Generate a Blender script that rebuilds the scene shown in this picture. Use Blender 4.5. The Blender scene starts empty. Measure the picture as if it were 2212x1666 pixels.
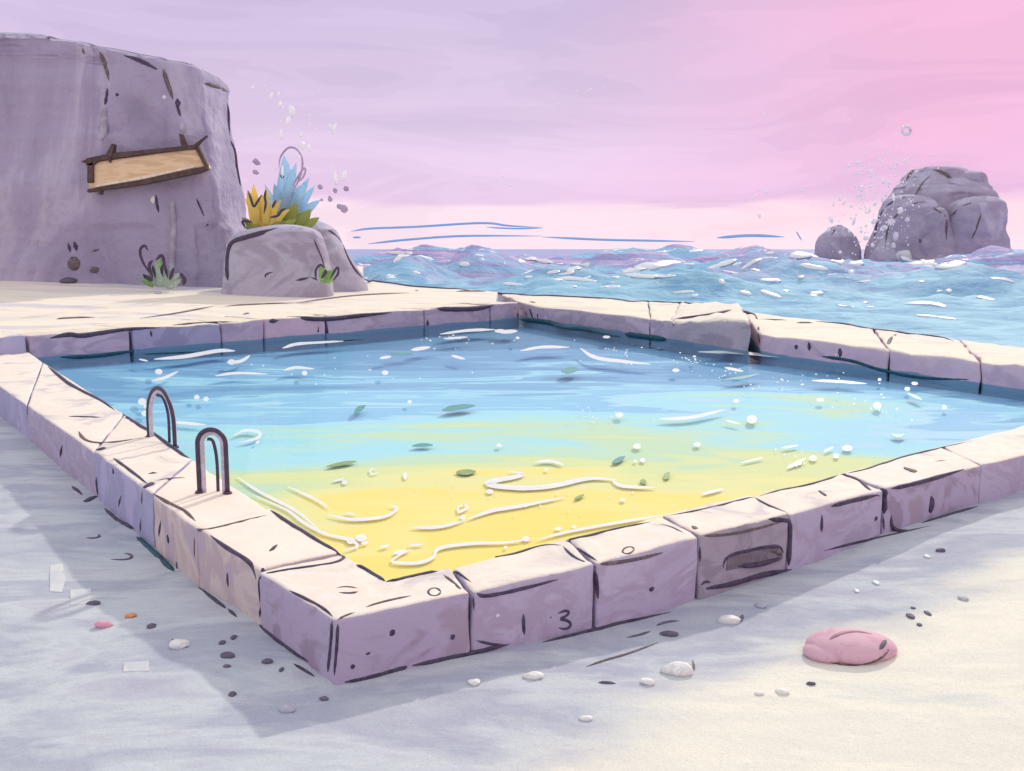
import bpy, bmesh, math, random
from mathutils import Vector, noise
random.seed(7)
S = bpy.context.scene
COL = S.collection
rad = math.radians
# ---------------------------------------------------------------- camera
H, F, PITCH = 3.05, 2100.0, math.atan((833-538)/2100.0)   # eye height, focal length in picture units
cd = bpy.data.cameras.new('camera'); cam = bpy.data.objects.new('camera', cd); COL.objects.link(cam)
cam.location = (0, 0, H); cam.rotation_euler = (math.pi/2 - PITCH, 0, 0)
cd.sensor_width = 36; cd.lens = 36*F/2212.0; cd.clip_end = 20000; cd.clip_start = .1
S.camera = cam
# ---------------------------------------------------------------- sky
SUN_AZ, SUN_EL = rad(24), rad(30)
W = bpy.data.worlds.new('World'); S.world = W; W.use_nodes = True
wt = W.node_tree; wt.nodes.clear()
def N(t, kind, **kw):
    n = t.nodes.new(kind)
    for k, v in kw.items(): setattr(n, k, v)
    return n
def srgb(c):
    return tuple((x/255/12.92 if x/255 <= .04045 else ((x/255+.055)/1.055)**2.4) for x in c) + (1,)
def ramp(t, stops, interp='LINEAR'):
    r = N(t, 'ShaderNodeValToRGB'); cr = r.color_ramp; cr.interpolation = interp
    while len(cr.elements) > 1: cr.elements.remove(cr.elements[-1])
    cr.elements[0].position = stops[0][0]; cr.elements[0].color = stops[0][1]
    for p, c in stops[1:]:
        e = cr.elements.new(p); e.color = c
    return r
def math_n(t, op, a=None, b=None, c=None):
    m = N(t, 'ShaderNodeMath', operation=op)
    for i, x in enumerate((a, b, c)):
        if x is None: continue
        if isinstance(x, (int, float)): m.inputs[i].default_value = x
        else: t.links.new(x, m.inputs[i])
    return m.outputs[0]
def mixc(t, f, a, b, mode='MIX'):
    m = N(t, 'ShaderNodeMix', data_type='RGBA', blend_type=mode)
    for i, x in ((0, f), (6, a), (7, b)):
        if isinstance(x, (int, float)) or isinstance(x, tuple): m.inputs[i].default_value = x
        else: t.links.new(x, m.inputs[i])
    return m.outputs[2]
L = wt.links.new
tc = N(wt, 'ShaderNodeTexCoord'); sep = N(wt, 'ShaderNodeSeparateXYZ'); L(tc.outputs['Generated'], sep.inputs[0])
mp = N(wt, 'ShaderNodeMapping'); mp.inputs['Scale'].default_value = (2.2, 2.2, 13); mp.inputs['Rotation'].default_value = (0, rad(-4), 0); L(tc.outputs['Generated'], mp.inputs[0])
nz = N(wt, 'ShaderNodeTexNoise'); nz.inputs['Scale'].default_value = 1.6; nz.inputs['Detail'].default_value = 3; nz.inputs['Distortion'].default_value = .6; L(mp.outputs[0], nz.inputs[0])
br = math_n(wt, 'MULTIPLY_ADD', nz.outputs[0], .085, -.042)
el = math_n(wt, 'ADD', sep.outputs[2], br)
lav = ramp(wt, [(0, srgb((251,226,238))), (.040, srgb((250,224,238))), (.050, srgb((232,202,232))), (.10, srgb((228,205,234))), (.135, srgb((216,196,226))), (.24, srgb((206,190,222))), (.42, srgb((228,228,234))), (1, srgb((230,234,238)))])
pnk = ramp(wt, [(0, srgb((253,222,234))), (.040, srgb((252,218,232))), (.052, srgb((234,190,226))), (.12, srgb((236,184,219))), (.24, srgb((237,182,216))), (.42, srgb((228,226,232))), (1, srgb((230,234,238)))])
L(el, lav.inputs[0]); L(el, pnk.inputs[0])
px = math_n(wt, 'ADD', sep.outputs[0], math_n(wt, 'MULTIPLY_ADD', nz.outputs[0], .12, -.06))
mr = N(wt, 'ShaderNodeMapRange', interpolation_type='SMOOTHSTEP'); L(px, mr.inputs[0]); mr.inputs[1].default_value = -.02; mr.inputs[2].default_value = .42
skyc = mixc(wt, mr.outputs[0], lav.outputs[0], pnk.outputs[0])
mp2 = N(wt, 'ShaderNodeMapping'); mp2.inputs['Scale'].default_value = (1.5, 1.5, 9); mp2.inputs['Rotation'].default_value = (0, rad(-7), 0); L(tc.outputs['Generated'], mp2.inputs[0])
nz2 = N(wt, 'ShaderNodeTexNoise'); nz2.inputs['Scale'].default_value = 2.2; nz2.inputs['Detail'].default_value = 4; nz2.inputs['Distortion'].default_value = 1.0; L(mp2.outputs[0], nz2.inputs[0])
wisp = ramp(wt, [(.30, (.93,.93,.95,1)), (.44, (.96,.96,.97,1)), (.455, (1,1,1,1)), (.54, (1,1,1,1)), (.555, (1.035,1.03,1.03,1)), (.7, (1.07,1.06,1.05,1))]); L(nz2.outputs[0], wisp.inputs[0])
skyc = mixc(wt, 1.0, skyc, wisp.outputs[0], 'MULTIPLY')
b1 = N(wt, 'ShaderNodeBackground'); L(skyc, b1.inputs[0])
up = N(wt, 'ShaderNodeMapRange', interpolation_type='SMOOTHSTEP'); L(sep.outputs[2], up.inputs[0]); up.inputs[1].default_value = .26; up.inputs[2].default_value = .6; up.inputs[3].default_value = .895; up.inputs[4].default_value = .92
bk = N(wt, 'ShaderNodeMapRange', interpolation_type='SMOOTHSTEP'); L(sep.outputs[1], bk.inputs[0]); bk.inputs[1].default_value = .2; bk.inputs[2].default_value = -.5; bk.inputs[3].default_value = 1; bk.inputs[4].default_value = 1.0
L(math_n(wt, 'MULTIPLY', up.outputs[0], bk.outputs[0]), b1.inputs[1])
sky = N(wt, 'ShaderNodeTexSky', sky_type='NISHITA', sun_disc=False, sun_elevation=SUN_EL, sun_rotation=SUN_AZ)
b2 = N(wt, 'ShaderNodeBackground'); L(sky.outputs[0], b2.inputs[0]); b2.inputs[1].default_value = .0012
ad = N(wt, 'ShaderNodeAddShader'); L(b1.outputs[0], ad.inputs[0]); L(b2.outputs[0], ad.inputs[1])
wo = N(wt, 'ShaderNodeOutputWorld'); L(ad.outputs[0], wo.inputs[0])
# ---------------------------------------------------------------- sun and exposure
sd = bpy.data.lights.new('sun', 'SUN'); sd.energy = 1.75; sd.angle = rad(1.5); sd.color = (1, .93, .80)
sun = bpy.data.objects.new('sun', sd); COL.objects.link(sun)
sv = Vector((math.sin(SUN_AZ)*math.cos(SUN_EL), math.cos(SUN_AZ)*math.cos(SUN_EL), math.sin(SUN_EL)))
sun.rotation_euler = sv.to_track_quat('Z', 'Y').to_euler(); sun.location = (10, 30, 20)
vs = S.view_settings; vs.view_transform = 'Standard'; vs.look = 'None'; vs.gamma = 1; vs.use_curve_mapping = False; vs.exposure = .22
S.cycles.max_bounces = 6; S.cycles.transparent_max_bounces = 8

# ---------------------------------------------------------------- picture geometry: points of known planes
CP, SP = math.cos(PITCH), math.sin(PITCH)
CAM = Vector((0, 0, H))
def ray(u, v):
    return Vector((0, CP, -SP)) + Vector((1, 0, 0))*((u-1106)/F) + Vector((0, SP, CP))*((833-v)/F)
def onz(u, v, z):
    d = ray(u, v); return CAM + d*((z-H)/d.z)
def ony(u, v, y):
    d = ray(u, v); return CAM + d*(y/d.y)

# ---------------------------------------------------------------- materials
def base_mat(name, rough=.8):
    m = bpy.data.materials.new(name); m.use_nodes = True; t = m.node_tree
    b = t.nodes['Principled BSDF']; b.inputs['Roughness'].default_value = rough
    b.inputs['Specular IOR Level'].default_value = .3
    return m, t, b
def vary(t, pos, scale, stops, nscale=1.0, detail=3, distort=.8, rot=(0,0,0)):
    mp = N(t, 'ShaderNodeMapping'); mp.inputs['Scale'].default_value = scale; mp.inputs['Rotation'].default_value = rot
    t.links.new(pos, mp.inputs[0])
    n = N(t, 'ShaderNodeTexNoise'); n.inputs['Scale'].default_value = nscale; n.inputs['Detail'].default_value = detail
    n.inputs['Distortion'].default_value = distort; n.inputs['Roughness'].default_value = .6
    t.links.new(mp.outputs[0], n.inputs[0])
    r = ramp(t, stops); t.links.new(n.outputs[0], r.inputs[0])
    return r.outputs[0], n.outputs[0]
def patches(cols, soft=.012, lo=.36, hi=.64):
    """broad brush-like patches: nearly flat tones with quick changes between them"""
    n = len(cols); st = [(0, srgb(cols[0]))]
    for i in range(1, n):
        c = lo + (hi-lo)*(i-.5)/(n-1)
        st += [(c-soft, srgb(cols[i-1])), (c+soft, srgb(cols[i]))]
    return st
def speck(t, pos, col, into, scale, thr=.78):
    """sparse pale mineral flecks"""
    n = N(t, 'ShaderNodeTexNoise'); n.inputs['Scale'].default_value = scale; n.inputs['Detail'].default_value = 2
    t.links.new(pos, n.inputs[0])
    n2 = N(t, 'ShaderNodeTexNoise'); n2.inputs['Scale'].default_value = scale*.07; t.links.new(pos, n2.inputs[0])
    s = math_n(t, 'ADD', n.outputs[0], math_n(t, 'MULTIPLY_ADD', n2.outputs[0], .5, -.25))
    f = N(t, 'ShaderNodeMapRange'); t.links.new(s, f.inputs[0]); f.inputs[1].default_value = thr; f.inputs[2].default_value = thr+.02
    return mixc(t, f.outputs[0], into, srgb(col))
def bump(t, b, pos, scale, strength, dist=.02, detail=5):
    n = N(t, 'ShaderNodeTexNoise'); n.inputs['Scale'].default_value = scale; n.inputs['Detail'].default_value = detail
    t.links.new(pos, n.inputs[0])
    bm_ = N(t, 'ShaderNodeBump'); bm_.inputs['Strength'].default_value = strength; bm_.inputs['Distance'].default_value = dist
    t.links.new(n.outputs[0], bm_.inputs['Height']); t.links.new(bm_.outputs[0], b.inputs['Normal'])
def paint(name, cols, scale=(1,1,1), nscale=1, rough=.85, bsc=20, bst=.3, bd=.02, top=None, topscale=None, fleck=None, fs=30, soft=.03, detail=5, rot=(0,0,0), lo=.36, hi=.64, topz=(.55,.7), thr=.78, painted_tint=None):
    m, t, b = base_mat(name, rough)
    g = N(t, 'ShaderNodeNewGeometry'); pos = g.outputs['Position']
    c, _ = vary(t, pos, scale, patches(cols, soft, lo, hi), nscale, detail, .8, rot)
    if top:  # upward faces get paler colours: lit tops painted into the stone
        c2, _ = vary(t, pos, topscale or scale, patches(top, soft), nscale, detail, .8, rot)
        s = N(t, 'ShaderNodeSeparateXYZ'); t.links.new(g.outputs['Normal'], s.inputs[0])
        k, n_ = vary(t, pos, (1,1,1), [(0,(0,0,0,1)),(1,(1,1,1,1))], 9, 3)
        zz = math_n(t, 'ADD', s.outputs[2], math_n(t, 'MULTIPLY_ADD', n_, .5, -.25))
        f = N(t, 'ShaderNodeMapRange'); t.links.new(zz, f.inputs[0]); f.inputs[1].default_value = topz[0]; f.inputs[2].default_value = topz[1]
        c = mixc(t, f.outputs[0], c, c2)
    if painted_tint:  # blue band at the waterline: water tint painted into the stone
        s2 = N(t, 'ShaderNodeSeparateXYZ'); t.links.new(pos, s2.inputs[0])
        _, n_ = vary(t, pos, (.5,.5,.6), [(0,(0,0,0,1)),(1,(1,1,1,1))], 1.2, 3)
        f = N(t, 'ShaderNodeMapRange'); t.links.new(math_n(t, 'ADD', s2.outputs[2], math_n(t, 'MULTIPLY_ADD', n_, .16, -.08)), f.inputs[0]); f.inputs[1].default_value = .31; f.inputs[2].default_value = .28
        c = mixc(t, f.outputs[0], c, srgb(painted_tint))
    if fleck: c = speck(t, pos, fleck, c, fs, thr)
    t.links.new(c, b.inputs['Base Color'])
    if bst: bump(t, b, pos, bsc, bst, bd)
    return m
LIT_CREAM = [(214,204,206),(236,224,212),(243,233,221),(246,225,210),(237,231,224)]
M = {}
M['ink'] = paint('dark_mortar', [(66,56,80),(84,74,96),(72,62,84)], (1,1,1), 6, .7, 60, .3, .005)
M['inkbrown'] = paint('brown_mortar', [(122,110,106),(104,92,96),(134,122,116)], (1,1,1), 8, .8, 60, .3, .005)
M['teal'] = paint('dark_algae', [(6,66,84),(16,84,98),(8,58,76)], (1,1,1), 4, .5, 60, .2, .005)
M['stone_lav'] = paint('lavender_stone', [(176,164,184),(188,178,202),(180,166,188),(194,184,206)], (1,1,1.6), 1.3, .85, 26, .5, .012, top=LIT_CREAM, fleck=(244,238,246), fs=60, thr=.84)
M['stone_mauve'] = paint('mauve_stone', [(172,156,174),(184,172,196),(164,148,168)], (1,1,1.4), 1.2, .85, 26, .5, .012, top=LIT_CREAM, fleck=(244,238,246), fs=60, thr=.84)
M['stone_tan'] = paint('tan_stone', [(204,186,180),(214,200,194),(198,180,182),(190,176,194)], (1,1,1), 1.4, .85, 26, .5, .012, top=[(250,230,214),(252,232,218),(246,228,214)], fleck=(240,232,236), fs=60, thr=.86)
M['stone_grey'] = paint('grey_stone', [(162,152,164),(172,162,174),(154,144,158)], (1,1,2), 1.5, .85, 26, .5, .012, top=LIT_CREAM, fleck=(236,230,240), fs=60, thr=.84)
M['stone_slate'] = paint('slate_lavender_stone', [(180,178,206),(170,168,198),(188,182,212)], (1,1,1), 1.2, .85, 26, .5, .012, top=LIT_CREAM, fleck=(240,236,246), fs=60, thr=.85)
M['far_stone'] = paint('far_lavender_stone', [(182,166,184),(192,176,194),(174,160,180),(200,184,200)], (.5,.5,1.2), .9, .85, 8, .5, .03, top=[(234,222,202),(240,228,208),(226,212,202)], fleck=(246,240,248), fs=22, thr=.83, painted_tint=(112,148,174))
M['far_pink'] = paint('far_pink_stone', [(200,178,196),(210,186,202),(190,168,188)], (.6,.6,1), .9, .85, 8, .5, .03, top=[(236,224,208),(240,228,208),(228,214,208)], fleck=(250,242,250), fs=16, thr=.78, painted_tint=(112,148,174))
M['far_slate'] = paint('far_slate_stone', [(158,156,184),(168,166,192),(150,148,176)], (.5,.5,1.2), .9, .85, 8, .5, .03, top=[(234,222,202),(240,228,208)], fleck=(246,240,248), fs=22, thr=.83, painted_tint=(104,142,168))
M['far_grey'] = paint('far_grey_stone', [(168,158,170),(178,168,178),(156,146,160)], (.5,.5,1.2), .9, .85, 8, .6, .04, top=[(228,218,206),(236,226,212)], fleck=(246,240,248), fs=22, thr=.83, painted_tint=(112,140,164))
M['deck'] = paint('pale_deck', [(224,218,214),(238,228,212),(244,232,214),(212,208,212)], (.12,.35,1), 1, .9, 5, .3, .04, rot=(0,0,rad(40)))
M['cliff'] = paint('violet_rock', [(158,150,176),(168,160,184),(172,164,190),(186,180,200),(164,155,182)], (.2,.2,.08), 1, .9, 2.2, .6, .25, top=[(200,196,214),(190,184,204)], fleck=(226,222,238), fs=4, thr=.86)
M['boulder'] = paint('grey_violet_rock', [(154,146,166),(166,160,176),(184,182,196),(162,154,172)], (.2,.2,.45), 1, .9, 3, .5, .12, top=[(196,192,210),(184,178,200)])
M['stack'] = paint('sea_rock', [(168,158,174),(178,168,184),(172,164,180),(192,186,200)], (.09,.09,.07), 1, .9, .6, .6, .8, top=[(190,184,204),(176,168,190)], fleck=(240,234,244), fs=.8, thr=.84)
M['wood'] = paint('weathered_plank', [(226,196,154),(234,208,170),(216,186,148)], (.5,.5,3), 1, .7, 6, .4, .03, detail=6)
M['woodedge'] = paint('dark_plank_edge', [(84,68,66),(96,80,76)], (1,1,1), 3, .8, 10, .4, .02)
M['woodpale'] = paint('pale_highlight_wood', [(244,232,212),(232,216,190)], (1,1,1), 3, .8, 10, .2, .02)
M['yellowleaf'] = paint('yellow_leaf', [(255,232,130),(255,238,140),(250,222,120)], (1,1,1), 2.5, .5, 10, .2, .02)
M['olive'] = paint('olive_leaf', [(176,186,90),(160,176,112),(190,180,70)], (1,1,1), 2, .6, 10, .2, .02)
M['blueleaf'] = paint('blue_leaf', [(186,220,240),(202,232,246),(212,238,248),(176,212,236)], (1,1,.7), 1.6, .5, 10, .2, .02)
M['greenleaf'] = paint('fresh_green_leaf', [(160,204,132),(176,214,140),(140,184,124)], (1,1,1), 3, .5, 10, .2, .02)
M['greyleaf'] = paint('grey_green_leaf', [(178,192,182),(160,184,164),(190,200,190)], (1,1,1), 3, .6, 10, .2, .02)
M['darkleaf'] = paint('dark_leaf', [(64,58,78),(74,84,84)], (1,1,1), 3, .6, 10, .2, .02)
M['drop'] = paint('white_spray', [(250,246,252),(255,252,255)], (1,1,1), 3, .3, 10, 0)
M['dropgrey'] = paint('mauve_drop', [(176,160,188),(188,174,200)], (1,1,1), 3, .5, 10, 0)
M['foam'] = paint('white_foam', [(250,252,254),(255,255,255)], (1,1,1), 3, .35, 10, .2, .01)
M['cloud'] = paint('blue_cloud', [(176,212,238),(186,218,240)], (.01,.01,.01), 1, 1, 1, 0)
M['pink'] = paint('pink_stone', [(214,172,186),(218,178,190),(210,166,182)], (1,1,2), 3.5, .8, 30, .25, .01, fleck=(244,220,230), fs=50, thr=.82)
M['pinkdark'] = paint('dark_pink_hollow', [(170,132,150),(160,124,142)], (1,1,1), 3, .6, 30, .2, .01)
M['peb_white'] = paint('white_pebble', [(236,234,226),(226,224,222),(246,244,238)], (1,1,1), 12, .6, 60, .3, .004)
M['peb_grey'] = paint('grey_pebble', [(176,178,192),(190,190,200)], (1,1,1), 12, .7, 60, .3, .004)
M['peb_dark'] = paint('dark_pebble', [(98,92,108),(112,106,122)], (1,1,1), 12, .7, 60, .3, .004)
M['peb_orange'] = paint('orange_pebble', [(224,160,116),(214,150,110)], (1,1,1), 12, .7, 60, .3, .004)
M['peb_pink'] = paint('rose_pebble', [(240,176,192),(232,164,182)], (1,1,1), 12, .7, 60, .3, .004)
M['peb_teal'] = paint('dark_wet_leaf', [(86,150,160),(96,160,150)], (1,1,1), 12, .5, 60, .2, .004)
M['leafgreen'] = paint('wet_green_leaf', [(150,172,110),(134,160,112)], (1,1,1), 12, .5, 60, .2, .004)
M['slab'] = paint('pale_slab', [(212,212,212),(202,204,210)], (1,1,1), 3, .8, 60, .3, .004)
def metal(name, col, rough):
    m, t, b = base_mat(name, rough); g = N(t, 'ShaderNodeNewGeometry')
    c, _ = vary(t, g.outputs['Position'], (1,1,1), patches([tuple(int(x*.92) for x in col), col]), 9)
    t.links.new(c, b.inputs['Base Color']); b.inputs['Metallic'].default_value = .15
    return m
M['raildark'] = metal('dark_painted_steel', (84,72,92), .45)
M['railpale'] = metal('pale_steel', (206,200,214), .35)

def glow_through(nm, k, col):
    m_ = M[nm]; t_ = m_.node_tree; b_ = t_.nodes['Principled BSDF']; o_ = [x for x in t_.nodes if x.type == 'OUTPUT_MATERIAL'][0]
    tl = N(t_, 'ShaderNodeBsdfTranslucent'); tl.inputs[0].default_value = srgb(col); mx_ = N(t_, 'ShaderNodeMixShader'); mx_.inputs[0].default_value = k
    t_.links.new(b_.outputs[0], mx_.inputs[1]); t_.links.new(tl.outputs[0], mx_.inputs[2]); t_.links.new(mx_.outputs[0], o_.inputs[0])
for nm, k, col in (('drop',.55,(255,255,255)),('cloud',.5,(190,222,246)),('yellowleaf',.4,(255,236,120)),('blueleaf',.5,(196,230,250)),('olive',.4,(200,210,110)),('greenleaf',.4,(180,220,140)),('foam',.15,(255,255,255))): glow_through(nm, k, col)
m_ = M['foam']; t_ = m_.node_tree; o_ = [x for x in t_.nodes if x.type == 'OUTPUT_MATERIAL'][0]; src = o_.inputs[0].links[0].from_socket
tp_ = N(t_, 'ShaderNodeBsdfTransparent'); mx_ = N(t_, 'ShaderNodeMixShader'); mx_.inputs[0].default_value = .12     # thin foam lets some light through
t_.links.new(src, mx_.inputs[1]); t_.links.new(tp_.outputs[0], mx_.inputs[2]); t_.links.new(mx_.outputs[0], o_.inputs[0])
# sand: cream on the right; blue grey paints the shade left and along the wall
m, t, b = base_mat('beach_sand', .95); M['sand'] = m
g = N(t, 'ShaderNodeNewGeometry'); pos = g.outputs['Position']
lit_sand, n1 = vary(t, pos, (.35,1.1,1), patches([(234,229,214),(228,224,212),(236,231,216),(220,219,212)], .06), 1.2, 4, .4, (0,0,rad(-32)))
painted_tint, _ = vary(t, pos, (.4,1.0,1), patches([(188,192,200),(174,177,192),(198,203,208),(182,182,196)], .05), 1.0, 5, .4, (0,0,rad(-32)))
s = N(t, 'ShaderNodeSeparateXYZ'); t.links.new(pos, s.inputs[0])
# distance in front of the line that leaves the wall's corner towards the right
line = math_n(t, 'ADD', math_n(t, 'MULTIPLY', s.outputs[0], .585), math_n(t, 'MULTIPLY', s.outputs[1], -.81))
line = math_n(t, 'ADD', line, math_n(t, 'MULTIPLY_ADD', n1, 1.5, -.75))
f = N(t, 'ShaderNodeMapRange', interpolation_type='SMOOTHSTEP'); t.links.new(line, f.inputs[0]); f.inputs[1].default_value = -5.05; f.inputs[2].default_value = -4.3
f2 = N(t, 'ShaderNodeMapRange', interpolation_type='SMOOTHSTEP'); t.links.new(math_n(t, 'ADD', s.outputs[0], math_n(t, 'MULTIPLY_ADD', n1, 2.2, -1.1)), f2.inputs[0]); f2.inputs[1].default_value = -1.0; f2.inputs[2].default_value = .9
c = mixc(t, math_n(t, 'MULTIPLY', f.outputs[0], f2.outputs[0]), painted_tint, lit_sand)
_, ng = vary(t, pos, (1,1,1), [(0,(0,0,0,1)),(1,(1,1,1,1))], 70, 4)
gr_ = ramp(t, [(.3,(.86,.86,.87,1)),(.5,(1,1,1,1)),(.7,(1.08,1.08,1.07,1))]); t.links.new(ng, gr_.inputs[0]); c = mixc(t, 1.0, c, gr_.outputs[0], 'MULTIPLY')
c = speck(t, pos, (250,250,252), c, 45, .84)
c = speck(t, pos, (120,116,132), c, 38, .87)
t.links.new(c, b.inputs['Base Color']); bump(t, b, pos, 9, .35, .03, 8)

# pool floor: yellow at the near end, then green, cyan and blue with distance
m, t, b = base_mat('pool_bed', .9); M['bed'] = m
g = N(t, 'ShaderNodeNewGeometry'); pos = g.outputs['Position']
s = N(t, 'ShaderNodeSeparateXYZ'); t.links.new(pos, s.inputs[0])
_, n1 = vary(t, pos, (.10,.30,1), [(0,(0,0,0,1)),(1,(1,1,1,1))], 1, 2, 1.2, (0,0,rad(6)))
_, n2 = vary(t, pos, (.35,.95,1), [(0,(0,0,0,1)),(1,(1,1,1,1))], 1, 2, 1.2, (0,0,rad(4)))
dx = math_n(t, 'ADD', s.outputs[0], -1.1); dy = math_n(t, 'ADD', s.outputs[1], -6.0)
d = math_n(t, 'SQRT', math_n(t, 'ADD', math_n(t, 'MULTIPLY', math_n(t, 'MULTIPLY', dx, dx), 1.15), math_n(t, 'MULTIPLY', dy, dy)))
kk = math_n(t, 'MULTIPLY', d, .42)
d = math_n(t, 'ADD', d, math_n(t, 'MULTIPLY', math_n(t, 'MULTIPLY_ADD', n1, 3.2, -1.6), kk))
d = math_n(t, 'ADD', d, math_n(t, 'MULTIPLY', math_n(t, 'MULTIPLY_ADD', n2, 1.2, -.6), kk))
d = math_n(t, 'MULTIPLY', d, 1/40)
def q(x): return x/40
YL = [(0,(255,228,100)),(3.6,(255,230,108)),(3.9,(255,236,136)),(5.2,(255,232,116)),(5.5,(250,235,146)),(6.2,(240,236,160)),(6.6,(228,232,158)),(7.6,(222,232,168)),(8.0,(202,228,186)),(9.0,(200,230,196)),(9.4,(184,230,220)),(10.2,(172,230,238)),(11.6,(166,226,242)),(11.8,(190,226,242)),(12.6,(164,220,242)),(12.8,(144,202,234)),(14.8,(150,206,238)),(15,(168,222,240)),(16,(158,212,236)),(16.2,(130,186,222)),(19,(122,176,214)),(19.3,(106,162,204)),(25,(112,166,206)),(25.5,(92,146,186)),(34,(88,140,178))]
YL = [(q(a), srgb(tuple(c))) for a, c in YL]
r = ramp(t, YL); t.links.new(d, r.inputs[0])
c = r.outputs[0]
c = speck(t, pos, (232,248,250), c, 14, .90)
t.links.new(c, b.inputs['Base Color'])
# clear water
m = bpy.data.materials.new('clear_water'); m.use_nodes = True; t = m.node_tree; t.nodes.clear(); M['water'] = m
g = N(t, 'ShaderNodeNewGeometry')
mp_ = N(t, 'ShaderNodeMapping'); mp_.inputs['Scale'].default_value = (.8,2.2,1); t.links.new(g.outputs['Position'], mp_.inputs[0])
n = N(t, 'ShaderNodeTexNoise'); n.inputs['Scale'].default_value = 1.4; n.inputs['Detail'].default_value = 3; t.links.new(mp_.outputs[0], n.inputs[0])
bm_ = N(t, 'ShaderNodeBump'); bm_.inputs['Strength'].default_value = .35; bm_.inputs['Distance'].default_value = .04; t.links.new(n.outputs[0], bm_.inputs['Height'])
tr = N(t, 'ShaderNodeBsdfTransparent'); tr.inputs[0].default_value = (.97,1,1,1)
gl = N(t, 'ShaderNodeBsdfGlossy'); gl.inputs['Roughness'].default_value = .05; t.links.new(bm_.outputs[0], gl.inputs['Normal'])
fr = N(t, 'ShaderNodeFresnel'); fr.inputs[0].default_value = 1.33; t.links.new(bm_.outputs[0], fr.inputs['Normal'])
mx = N(t, 'ShaderNodeMixShader'); t.links.new(math_n(t, 'MULTIPLY', fr.outputs[0], .16), mx.inputs[0]); t.links.new(tr.outputs[0], mx.inputs[1]); t.links.new(gl.outputs[0], mx.inputs[2])
o_ = N(t, 'ShaderNodeOutputMaterial'); t.links.new(mx.outputs[0], o_.inputs[0])
# sea
m, t, b = base_mat('sea_water', .7); M['sea'] = m
g = N(t, 'ShaderNodeNewGeometry'); pos = g.outputs['Position']
c1, n1 = vary(t, pos, (.05,.10,.5), patches([(122,168,200),(140,184,210),(160,204,224),(144,190,214),(128,170,206)], .015), 1, 4, 1.4)
c2, n2 = vary(t, pos, (.02,.035,.3), patches([(132,186,216),(146,186,220),(160,150,198),(196,176,214),(150,190,220)], .02), 1, 4, 1.4)
s = N(t, 'ShaderNodeSeparateXYZ'); t.links.new(pos, s.inputs[0])
f = N(t, 'ShaderNodeMapRange'); t.links.new(s.outputs[1], f.inputs[0]); f.inputs[1].default_value = 70; f.inputs[2].default_value = 120
c = mixc(t, f.outputs[0], c1, c2)
_, nf = vary(t, pos, (.10,.26,.3), [(0,(0,0,0,1)),(1,(1,1,1,1))], 1.2, 3, 2.4)
_, nf2 = vary(t, pos, (.04,.06,.1), [(0,(0,0,0,1)),(1,(1,1,1,1))], 1, 3)
fo = math_n(t, 'ADD', math_n(t, 'ADD', nf, math_n(t, 'MULTIPLY_ADD', nf2, .35, -.175)), math_n(t, 'MULTIPLY', s.outputs[2], .02))
f = N(t, 'ShaderNodeMapRange'); t.links.new(fo, f.inputs[0]); f.inputs[1].default_value = .69; f.inputs[2].default_value = .71
_, nd = vary(t, pos, (.2,.5,.3), [(0,(0,0,0,1)),(1,(1,1,1,1))], 1.1, 4, 1.5, (0,0,.5))
fd = N(t, 'ShaderNodeMapRange'); t.links.new(nd, fd.inputs[0]); fd.inputs[1].default_value = .64; fd.inputs[2].default_value = .66
c = mixc(t, math_n(t, 'MULTIPLY', fd.outputs[0], .6), c, srgb((98,146,182)))
c = mixc(t, f.outputs[0], c, srgb((246,250,252)))
t.links.new(c, b.inputs['Base Color']); bump(t, b, pos, .9, .8, .3, 6); b.inputs['Specular IOR Level'].default_value = .04

# ---------------------------------------------------------------- mesh helpers
def me_obj(name, verts, faces, mat, parent=None, base=True, smooth=True):
    xs = [p[0] for p in verts]; ys = [p[1] for p in verts]; zs = [p[2] for p in verts]
    o0 = Vector(((min(xs)+max(xs))/2, (min(ys)+max(ys))/2, min(zs))) if base else Vector((0,0,0))
    me = bpy.data.meshes.new(name)
    me.from_pydata([tuple(Vector(p)-o0) for p in verts], [], faces); me.update()
    bm = bmesh.new(); bm.from_mesh(me); bmesh.ops.recalc_face_normals(bm, faces=bm.faces); bm.to_mesh(me); bm.free()
    if smooth:
        for p in me.polygons: p.use_smooth = True
    me.materials.append(M[mat] if isinstance(mat, str) else mat)
    o = bpy.data.objects.new(name, me); COL.objects.link(o)
    put(o, o0, parent)
    return o
WL = {}
def put(o, world, parent):
    WL[o.name] = Vector(world)
    if parent: o.parent = parent; o.location = Vector(world) - WL[parent.name]
    else: o.location = world
def tag(o, label=None, cat=None, group=None, kind=None):
    if label: o['label'] = label
    if cat: o['category'] = cat
    if group: o['group'] = group
    if kind: o['kind'] = kind
    return o
def empty(name, loc, label, cat, group=None):
    o = bpy.data.objects.new(name, None); o.empty_display_size = .2; COL.objects.link(o); put(o, loc, None)
    return tag(o, label, cat, group)
def cr(pts, k=6):
    """Catmull-Rom through points of any dimension"""
    P = [Vector(p) for p in pts]
    if len(P) < 3:
        return [P[0].lerp(P[-1], i/k) for i in range(k+1)]
    out = []
    for i in range(len(P)-1):
        a = P[i-1] if i else P[0]*2-P[1]; b = P[i]; c = P[i+1]; d = P[i+2] if i+2 < len(P) else P[-1]*2-P[-2]
        for j in range(k):
            t = j/k
            out.append(.5*((2*b)+(c-a)*t+(2*a-5*b+4*c-d)*t*t+(3*b-a-3*c+d)*t*t*t))
    out.append(P[-1]); return out
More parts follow.
